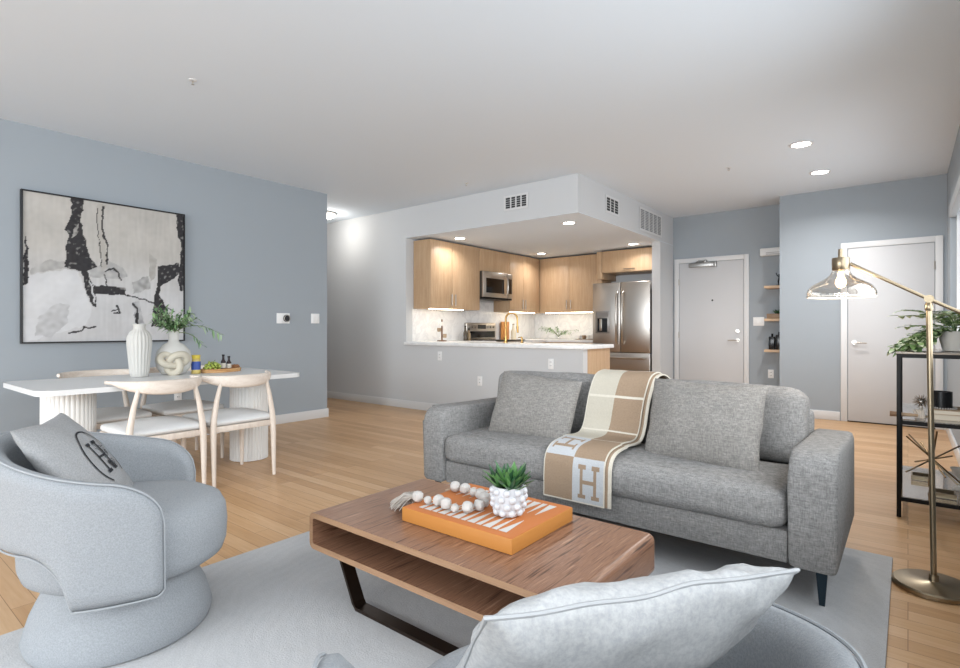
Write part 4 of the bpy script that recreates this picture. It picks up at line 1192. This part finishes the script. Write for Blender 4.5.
def jar(name, x, y, r, h, cols, label, cat):
    t = thing(name, label, cat, (x, y, TBZ))
    part(G().lathe([(r * .9, .001), (r, .005), (r, h * .78), (r * .9, h * .80)], (x, y, TBZ), 24), 'jar_body', plain('jar_yellow', cols[0], .3), t)
    part(G().lathe([(r * 1.01, h * .22), (r * 1.01, h * .66)], (x, y, TBZ), 24, caps=False), 'jar_label', plain('jar_blue', cols[1], .4), t, )
    part(G().lathe([(r * .92, h * .805), (r * .95, h * .98), (r * .85, h)], (x, y, TBZ), 24), 'jar_lid', plain('jar_lid', cols[2], .35), t)
jar('mustard_jar', -4.47, 1.955, .034, .15, ('c7b26a', '38529b', 'd9c24e'), 'yellow jar with a blue label beside the knot vase', 'jar')
BRD = wood('olive_board', ['a87a4c', 'c09260', 'cfa877'], 1, 22, 10)
t = thing('serving_tray', 'oblong wooden serving tray of fruit on the dining table', 'tray', (-4.50, 2.17, TBZ))
g = G().prism([(-4.50 + .095 * cos(a) * (1.15 if sin(a) < 0 else 1), 2.17 + .165 * sin(a)) for a in [2 * pi * k / 36 for k in range(36)]], 2, TBZ + .001, TBZ + .016, bev=.004)
part(g, 'tray_base', BRD, t)
part(G().tube([(-4.50 + .092 * cos(a), 2.17 + .160 * sin(a), TBZ + .022) for a in [2 * pi * k / 40 for k in range(40)]], .009, 8, closed=True), 'tray_rim', BRD, t)
GRP = plain('green_grape', '9aa84a', .35, 0, .5)
t = thing('grape_bunch', 'bunch of green grapes on the wooden tray', 'grapes', (-4.47, 2.09, TBZ + .017))
random.seed(5); done = []
for k in range(46):
    for _ in range(60):
        p = Vector((-4.47 + random.uniform(-.055, .055), 2.085 + random.uniform(-.06, .06), TBZ + .030 + random.random() * .055))
        if all((p - q).length > .0155 for q in done) and (p - Vector((-4.47, 2.085, TBZ + .025))).length < .07: done.append(p); break
for p in done:
    b = bmesh.new(); bmesh.ops.create_icosphere(b, subdivisions=2, radius=.0105)
    for v in b.verts: v.co += p
    g = G(); g.merge(b); part(g, 'grape', GRP, t)
part(G().tube([(-4.47, 2.085, TBZ + .04), (-4.46, 2.09, TBZ + .09), (-4.45, 2.10, TBZ + .105)], .003, 6), 'grape_stem', STEM, t)
for k, (x, y, h) in enumerate(((-4.47, 2.175, .115), (-4.475, 2.225, .10))):
    t = thing('dark_bottle', ['small dark bottle on the tray next to the grapes', 'small dark jar on the tray, right of the taller dark bottle'][k], 'bottle', (x, y, TBZ + .0165), 'dark bottles on the tray')
    part(G().lathe([(.018, 0), (.02, .004), (.02, h * .6), (.009, h * .78), (.009, h)], (x, y, TBZ + .0165), 14), 'bottle_body', plain('dark_violet_glass', '2a2024', .15), t)
    part(G().lathe([(.0205, h * .15), (.0205, h * .5)], (x, y, TBZ + .0165), 14, caps=False), 'bottle_label', plain('pale_label', 'cfc8bd', .6), t)
    part(G().lathe([(.011, h + .0005), (.011, h + .014)], (x, y, TBZ + .0165), 10), 'bottle_cap', BLACK, t)
FIG = plain('brown_nut', '8a5f3f', .6); random.seed(8)
for k in range(5):
    a = k * 1.256
    p = Vector((-4.50 + .030 * cos(a), 2.282 + .024 * sin(a), TBZ + .017))
    g = G().lathe([(.002, 0), (.017, .006), (.021, .020), (.014, .034), (.002, .040)], p, 12)
    solo(g, 'walnut', FIG, 'brown nut in the cluster at the right end of the wooden tray', 'nut', 'nuts on the tray')

# ------------------------------------------------------------------ kitchen greenery
t = thing('glass_vase', 'small clear vase of loose green sprigs on the back counter', 'vase', (-4.75, 8.15, .911))
CLG = glass('clear_glass', (.97, .98, .98), .8)
part(G().lathe([(.03, 0), (.045, .01), (.05, .07), (.035, .12), (.04, .14)], (-4.75, 8.15, .911), 20, caps=False), 'vase_body', CLG, t)
g = G(); random.seed(31)
for k in range(15):
    a = random.uniform(0, 2 * pi)
    branch(g, (-4.75, 8.15, .95), (cos(a) * .8 + .15, sin(a) * .5, 1.0), random.uniform(.24, .40), (cos(a), sin(a), -.7), 9, .05, .016, .35)
solo(g, 'sprigs', GR + [STEM], 'loose pale green sprigs in the clear kitchen vase', 'branches')
t = thing('cup_tray', 'small tray holding white cups on the back counter beside the fridge', 'tray', (-4.18, 8.10, .911))
part(G().prism(rrect(-4.36, -4.0, 8.0, 8.2, .04), 2, .911, .921, bev=.003), 'tray_base', plain('dark_tray', '7a6a58', .5), t)
for k in range(4):
    x = -4.31 + k * .083
    m_ = thing('cup', ['white cup at the left end of the small kitchen tray', 'brown cup second from the left on the small kitchen tray', 'white cup third from the left on the small kitchen tray', 'white cup at the right end of the small kitchen tray, beside the fridge'][k], 'cup', (x, 8.1, .9215), 'cups on the kitchen tray')
    part(G().lathe([(.022, 0), (.03, .005), (.035, .06), (.031, .06), (.026, .01), (.001, .008)], (x, 8.1, .9215), 16), 'cup_body', plain('cup_%d' % k, '8d7358' if k == 1 else 'e8e6e2', .35), m_)
    part(G().tube([(x + .032, 8.09, .97), (x + .052, 8.085, .965), (x + .05, 8.085, .943), (x + .03, 8.09, .938)], .004, 6), 'cup_handle', plain('cup_h%d' % k, '8d7358' if k == 1 else 'e8e6e2', .35), m_)
t = thing('pepper_mill', 'slim dark pepper mill standing by the fridge', 'pepper mill', (-3.95, 8.25, .911))
part(G().lathe([(.024, 0), (.024, .02), (.015, .06), (.02, .12), (.014, .15)], (-3.95, 8.25, .911), 16), 'mill_body', plain('dark_mill', '3d332c', .4), t)
part(G().lathe([(.014, .151), (.019, .17), (.004, .19)], (-3.95, 8.25, .911), 16), 'mill_head', NICKEL, t)

# ------------------------------------------------------------------ entry shelves
SHW = wood('light_shelf_oak', ['c9a98a', 'd8bd9f'], 0, 20, 10)
tg = 'floating shelves by the entry'
for z, lab in ((1.66, 'top light wood floating shelf in the entry recess'), (1.225, 'middle light wood floating shelf holding the boxed green plant'), (.815, 'lowest light wood floating shelf holding black bottles')):
    solo(G().box(-1.495, XC - .002, 7.93, YE - .001, z - .034, z, .003), 'floating_shelf', SHW, lab, 'shelf', tg)
t = thing('door_chime', 'white rectangular chime box high on the wall above the floating shelves', 'door chime', (-1.42, YE, 2.08))
part(G().box(-1.575, XC - .004, YE - .06, YE - .001, 2.075, 2.18, .012, 3), 'chime_cover', plain('white_chime', 'dfe0e0', .4), t)
part(G().box(-1.50, -1.32, YE - .064, YE - .060, 2.09, 2.10).box(-1.50, -1.32, YE - .064, YE - .060, 2.11, 2.12), 'grille', plain('chime_slot', 'b5b6b7', .6), t)
t = thing('figurine', 'thin black standing figurine on the top floating shelf', 'figurine', (-1.335, 8.02, 1.6605))
part(G().lathe([(.03, 0), (.03, .01)], (-1.335, 8.02, 1.6605), 14), 'figurine_base', BLACK, t)
part(G().tube([(-1.335, 8.02, 1.668), (-1.34, 8.02, 1.72), (-1.325, 8.02, 1.78), (-1.335, 8.02, 1.81)], [.006, .010, .012, .008], 8).tube([(-1.33, 8.02, 1.77), (-1.355, 8.0, 1.80), (-1.365, 8.0, 1.83)], .005, 6), 'figurine_body', BLACK, t)
t = thing('planter_box', 'low wooden planter box on the middle floating shelf', 'planter', (-1.37, 8.02, 1.2255))
part(G().box(-1.47, -1.275, 7.96, 8.08, 1.2255, 1.29, .004), 'box_body', wood('grey_brown_box', ['8a7059', 'a08468'], 0, 18, 10), t)
g = G(); random.seed(17)
for k in range(46):
    a = random.uniform(0, 2 * pi)
    leaf(g, (-1.33 + random.uniform(-.04, .04), 8.02 + random.uniform(-.04, .04), 1.29), (cos(a), sin(a), random.uniform(.5, 1.8)), random.uniform(.06, .12), .025, .3, random.randrange(3), .2, 3)
solo(g, 'green_plant', SUC, 'small bushy green plant growing in the wooden planter box', 'plant')
for k, (x, h) in enumerate(((-1.41, .21), (-1.325, .235))):
    t = thing('black_bottle', ['black square bottle, shorter left one on the lowest floating shelf', 'black square bottle, taller right one on the lowest floating shelf'][k], 'bottle', (x, 8.0, .8155), 'black bottles on the lowest shelf')
    part(G().box(x - .036, x + .036, 7.96, 8.04, .8155, .8155 + h * .82, .008, 3), 'bottle_body', plain('gloss_black', '111113', .2), t)
    part(G().cyl((x, 8.0, .8155 + h * .82), (x, 8.0, .8155 + h), .013, seg=12), 'bottle_neck', BLACK, t)

# ------------------------------------------------------------------ floor lamp
lx, ly = .085, 2.95
t = thing('floor_lamp', 'brass floor lamp with a glass shade on a balanced arm', 'floor lamp', (lx, ly, 0))
part(G().lathe([(.136, .001), (.141, .004), (.141, .018), (.135, .024), (.03, .028), (.018, .034), (.016, .06)], (lx, ly, 0), 56), 'lamp_base', BRASS, t)
jx, jz = .069, 1.215
part(G().cyl((lx, ly, .03), (jx, ly, jz - .02), .0105, seg=16), 'pole', BRASS, t)
part(G().cyl((jx - .0, ly - .024, jz), (jx, ly + .024, jz), .012, seg=14).cyl((jx, ly - .028, jz), (jx, ly - .018, jz), .017, seg=14).lathe([(.011, -.05), (.0145, -.042), (.0145, -.026), (.010, -.012)], (jx, ly, jz), 14), 'pivot_joint', BRASS, t)
hx, hz = -.205, 1.385
part(G().tube([(.285, ly, jz - .125), (jx, ly, jz), (hx, ly, hz)], .0075, 12), 'lamp_arm', BRASS, t)
part(G().cyl((.285, ly, jz - .125), (.245, ly, jz - .102), .017, seg=14), 'counterweight', BRASS, t)
sx_ = -.240
hd = part(G().lathe([(.004, .09), (.010, .088), (.011, .05), (.033, .048), (.035, .045), (.035, -.005), (.031, -.01)], (sx_, ly, 1.366), 28).cyl((hx - .002, ly, hz), (sx_ + .03, ly, 1.385), .011, seg=10), 'socket_cup', BRASS, t)
SMG = M('smoked_glass', (.93, .915, .89), .03)
tr = SMG.n('ShaderNodeBsdfTransparent'); tr.inputs[0].default_value = (.80, .775, .74, 1)
gl = SMG.n('ShaderNodeBsdfGlossy'); gl.inputs['Roughness'].default_value = .04; gl.inputs['Color'].default_value = (1, .98, .95, 1)
lw = SMG.n('ShaderNodeLayerWeight'); lw.inputs[0].default_value = .32
mx = SMG.n('ShaderNodeMixShader'); SMG.l(lw.outputs['Facing'], mx.inputs[0]); SMG.l(tr.outputs[0], mx.inputs[1]); SMG.l(gl.outputs[0], mx.inputs[2])
SMG.l(mx.outputs[0], SMG.t.nodes['Material Output'].inputs[0])
part(G().lathe([(.034, 1.358), (.036, 1.350), (.044, 1.334), (.062, 1.318), (.090, 1.303), (.114, 1.289), (.129, 1.272), (.135, 1.254), (.134, 1.236)], (sx_, ly, 0), 48, caps=False), 'lamp_shade', SMG.m, t, ang=80)
part(G().tube([(sx_ + .134 * cos(2 * pi * k / 48), ly + .134 * sin(2 * pi * k / 48), 1.236) for k in range(48)], .003, 6, closed=True), 'shade_rim', plain('glass_rim', 'd9d4cb', .1), t)
part(G().lathe([(.010, .0), (.012, -.02), (.020, -.040), (.022, -.054), (.015, -.070), (.003, -.076)], (sx_, ly, 1.352), 20), 'bulb', emit('warm_bulb', 'ffd9a8', 9), t)
l = bpy.data.lights.new('bulb_light', 'POINT'); l.energy = 3.5; l.color = (1, .82, .6); l.shadow_soft_size = .03
o = bpy.data.objects.new('bulb_light', l); C.objects.link(o); o.parent = t; o.location = Vector((sx_, ly, 1.21)) - t.location

# ------------------------------------------------------------------ shelf rack by the right wall
t = thing('shelf_rack', 'black metal rack with glass shelves against the right wall', 'rack', (.13, 4.36, 0))
RX0, RX1, RY0, RY1 = -.052, .305, 3.94, 4.84
w = .022
for x in (RX0, RX1 - w):
    for y in (RY0, RY1 - w):
        part(G().box(x, x + w, y, y + w, .001, .945, .002), 'leg', BLACK, t)
for z in (.945, .560, .118):
    g = G(); z0 = z - .022
    g.box(RX0 + w, RX1 - w, RY0 + .002, RY0 + w - .002, z0, z).box(RX0 + w, RX1 - w, RY1 - w + .002, RY1 - .002, z0, z)
    g.box(RX0 + .002, RX0 + w - .002, RY0 + w, RY1 - w, z0, z).box(RX1 - w + .002, RX1 - .002, RY0 + w, RY1 - w, z0, z)
    part(g, 'shelf_frame', BLACK, t)
part(G().box(RX0 - .004, RX1, RY0 - .004, RY1, .9455, .955, .001), 'top_shelf', plain('taupe_glass_top', '9a8f84', .12, 0, .5), t)
SGL = glass('shelf_glass', (.86, .87, .87), .72)
for z in (.5605, .1185):
    part(G().box(RX0 + .003, RX1 - .003, RY0 + .003, RY1 - .003, z, z + .006), 'glass_shelf', SGL, t)
# trailing plant in a white pot
t = thing('plant_pot', 'white round pot on top of the black rack', 'planter', (.22, 4.20, .9555))
part(G().lathe([(.045, 0), (.06, .005), (.075, .07), (.078, .12), (.070, .12), (.066, .09)], (.22, 4.20, .9555), 28), 'pot_body', WCER, t)
part(G().lathe([(.068, .10), (.01, .104)], (.22, 4.20, .9555), 20), 'soil', plain('potting_soil', '33281e', .95), t)
VAR = [plain('variegated_%d' % k, c, .5) for k, c in enumerate(('76945a', '93ae70', '5f7d4d', 'd3dbb8'))]
g = G(); random.seed(40); b0 = Vector((.22, 4.20, 1.06))
for k in range(46):
    a = random.uniform(0, 2 * pi) if k > 16 else random.uniform(pi * .75, pi * 1.4)
    L = random.uniform(.16, .34) if k <= 16 else random.uniform(.20, .36)
    n = 8; p = b0.copy(); d = Vector((cos(a), sin(a) * .7, random.uniform(.6, 1.5) if k > 16 else random.uniform(.5, .9))).normalized(); pts = [p.copy()]
    for i in range(n):
        d = (d + Vector((cos(a) * .12, sin(a) * .08, -.24 if k <= 16 else -.10))).normalized(); p = p + d * L / n
        p.x = min(p.x, .29)
        if p.z < .972 and p.x > RX0 - .02: p.z = .972
        pts.append(p.copy())
    g.tube(pts, .002, 5, mi=2)
    for i in range(2, n + 1):
        for s in (-1, 1):
            dd = (pts[i] - pts[i - 1]).normalized(); sd = dd.cross(Vector((0, 0, 1))) * s
            ld = dd * .5 + sd * .9 + Vector((0, 0, random.uniform(-.1, .5)))
            if pts[i].x + .07 * ld.normalized().x > .31: continue
            edge = random.randrange(3)
            leaf(g, pts[i], ld, random.uniform(.055, .085), .034, .25, (lambda q, kk, e=edge: 3 if (kk in (0, 3) and e) else (e if kk else 3)), .18, 4)
solo(g, 'trailing_plant', VAR, 'variegated green and cream plant spilling over the black rack', 'plant', ang=60)
# middle shelf: books, candle jar, beads, ornaments
BK = [plain('book_cover_%d' % k, c, .7) for k, c in enumerate(('d7cbb9', 'c0a98f', 'e0d8cb'))]
PAGE = plain('book_pages', 'ded5c4', .9)
zz = .567
for k, (w_, d_, h_) in enumerate(((.19, .25, .030), (.18, .24, .026))):
    x0, y0 = .10 + .004 * k, 4.05 + .006 * k
    t = thing('book', ['tan cloth book at the bottom of the stack under the black jar', 'pale cloth book on top of the stack under the black jar'][k], 'book', (x0 + w_ / 2, y0 + d_ / 2, zz), 'books on the rack')
    part(G().box(x0, x0 + w_, y0, y0 + d_, zz, zz + .003, .001).box(x0, x0 + w_, y0, y0 + d_, zz + h_ - .003, zz + h_, .001).box(x0 + w_ - .003, x0 + w_, y0, y0 + d_, zz + .003, zz + h_ - .003), 'book_cover', BK[k], t)
    part(G().box(x0 + .004, x0 + w_ - .0035, y0 + .004, y0 + d_ - .004, zz + .0032, zz + h_ - .0032), 'page_block', PAGE, t)
    zz += h_ + .0005
JX, JY = .155, 4.14
t = thing('candle_jar', 'black candle jar on top of the book stack on the rack', 'candle', (JX, JY, zz))
part(G().lathe([(.044, 0), (.048, .004), (.048, .10), (.044, .10), (.044, .07), (.001, .068)], (JX, JY, zz), 32), 'jar_body', plain('gloss_black_jar', '16181a', .25), t)
t = thing('bead_strand', 'small white bead strand around the base of the black candle jar', 'bead strand', (JX, JY, zz))
for k in range(30):
    a = 2 * pi * k / 30
    b = bmesh.new(); bmesh.ops.create_icosphere(b, subdivisions=1, radius=.0055)
    for v in b.verts: v.co += Vector((JX + .058 * cos(a) + .008, JY + .058 * sin(a), zz + .0058))
    g = G(); g.merge(b); part(g, 'bead', BEAD, t)
t = thing('urchin_ornament', 'spiky metal ball ornament on the rack next to the black candle jar', 'ornament', (.065, 4.16, .567))
g = G(); random.seed(2); c0 = Vector((.062, 4.16, .655))
b = bmesh.new(); bmesh.ops.create_icosphere(b, subdivisions=2, radius=.018)
for v in b.verts: v.co += c0
g.merge(b); part(g, 'ornament_core', NICKEL, t)
for k in range(46):
    z = 1 - 2 * (k + .5) / 46; a = k * 2.39996; r = sqrt(1 - z * z)
    d = Vector((r * cos(a), r * sin(a), z))
    part(G().cyl(c0 + d * .012, c0 + d * .043, .003, .0012, 5), 'spike', plain('spike_metal', '8a8178', .35, .8) if k == 0 else bpy.data.materials['spike_metal'], t)
part(G().lathe([(.03, 0), (.03, .008), (.008, .014), (.006, .074)], (.062, 4.16, .567), 16), 'ornament_stand', NICKEL, t)
t = thing('wood_ring', 'turned brown wooden handle lying across the corner of the rack', 'wood ornament', (.0, 4.0, .567))
part(G().cyl((-.085, 4.03, .585), (-.03, 4.03, .585), .016, .014, 14), 'handle_knob', plain('brown_turned_wood', '8d6f55', .5), t)
part(G().cyl((-.03, 4.03, .585), (.045, 4.04, .585), .012, .008, 12), 'handle_shaft', plain('tan_turned_wood', 'b59a7d', .5), t)
CORAL = plain('bleached_coral', 'd8cfc4', .8, 0, .2, .5, 120)
random.seed(14); g = G()
for k in range(14):
    p = Vector((.055 + random.uniform(-.02, .02), 4.07, .568)); d = Vector((random.uniform(-.5, .5), random.uniform(-.4, .4), 1)).normalized()
    g.tube([p, p + d * .025, p + d * .05 + Vector((random.uniform(-.01, .01), 0, .0))], [.008, .006, .003], 6)
solo(g, 'coral_piece', CORAL, 'small bleached coral in front of the spiky ornament on the rack', 'ornament')
# lower shelf
t = thing('starburst_sculpture', 'brass starburst of crossed rods on the lowest shelf of the rack', 'sculpture', (.12, 4.20, .125))
c0 = Vector((.115, 4.18, .315)); random.seed(6)
ROD = [(1, .1, -1.0), (-.75, .35, .85), (.12, -.2, 1.1), (.8, .6, .5), (-.3, .9, .4), (.5, -.9, .35)]
for k, d in enumerate(ROD):
    d = Vector(d).normalized(); L = .175
    lo = c0 - d * L; hi = c0 + d * L
    part(G().cyl(lo, hi, .0045, seg=8), 'rod', BRASS if k % 2 else plain('dark_brass_%d' % k, '7b6448', .35, .9), t)
part(G().cyl((.115, 4.18, .1255), c0, .005, seg=8).lathe([(.02, .1252), (.02, .13)], (.115, 4.18, 0), 14), 'sculpture_foot', BRASS, t)
for k, (x0, x1, y0, y1) in enumerate(((.015, .125, 4.40, 4.52), (.10, .215, 4.02, 4.14))):
    t = thing('brass_tray', ['rectangular brass tray toward the back of the lowest shelf', 'rectangular brass tray at the front of the lowest shelf, by the lamp pole'][k], 'tray', ((x0 + x1) / 2, (y0 + y1) / 2, .1255), 'brass trays on the rack')
    part(G().box(x0, x1, y0, y1, .1255, .129), 'tray_base', plain('tray_mirror_%d' % k, '6e675e', .2, .8), t)
    part(G().box(x0, x1, y0, y0 + .008, .129, .155).box(x0, x1, y1 - .008, y1, .129, .155).box(x0, x0 + .008, y0 + .008, y1 - .008, .129, .155).box(x1 - .008, x1, y0 + .008, y1 - .008, .129, .155), 'tray_rim', BRASS, t)
t = thing('footed_bowl', 'white footed bowl on the lowest shelf at the right picture edge', 'bowl', (.245, 4.30, .1255))
part(G().lathe([(.035, 0), (.033, .01), (.012, .03), (.012, .07), (.03, .09), (.048, .13), (.046, .13), (.028, .095), (.001, .085)], (.245, 4.30, .1255), 28), 'bowl_body', WCER, t)
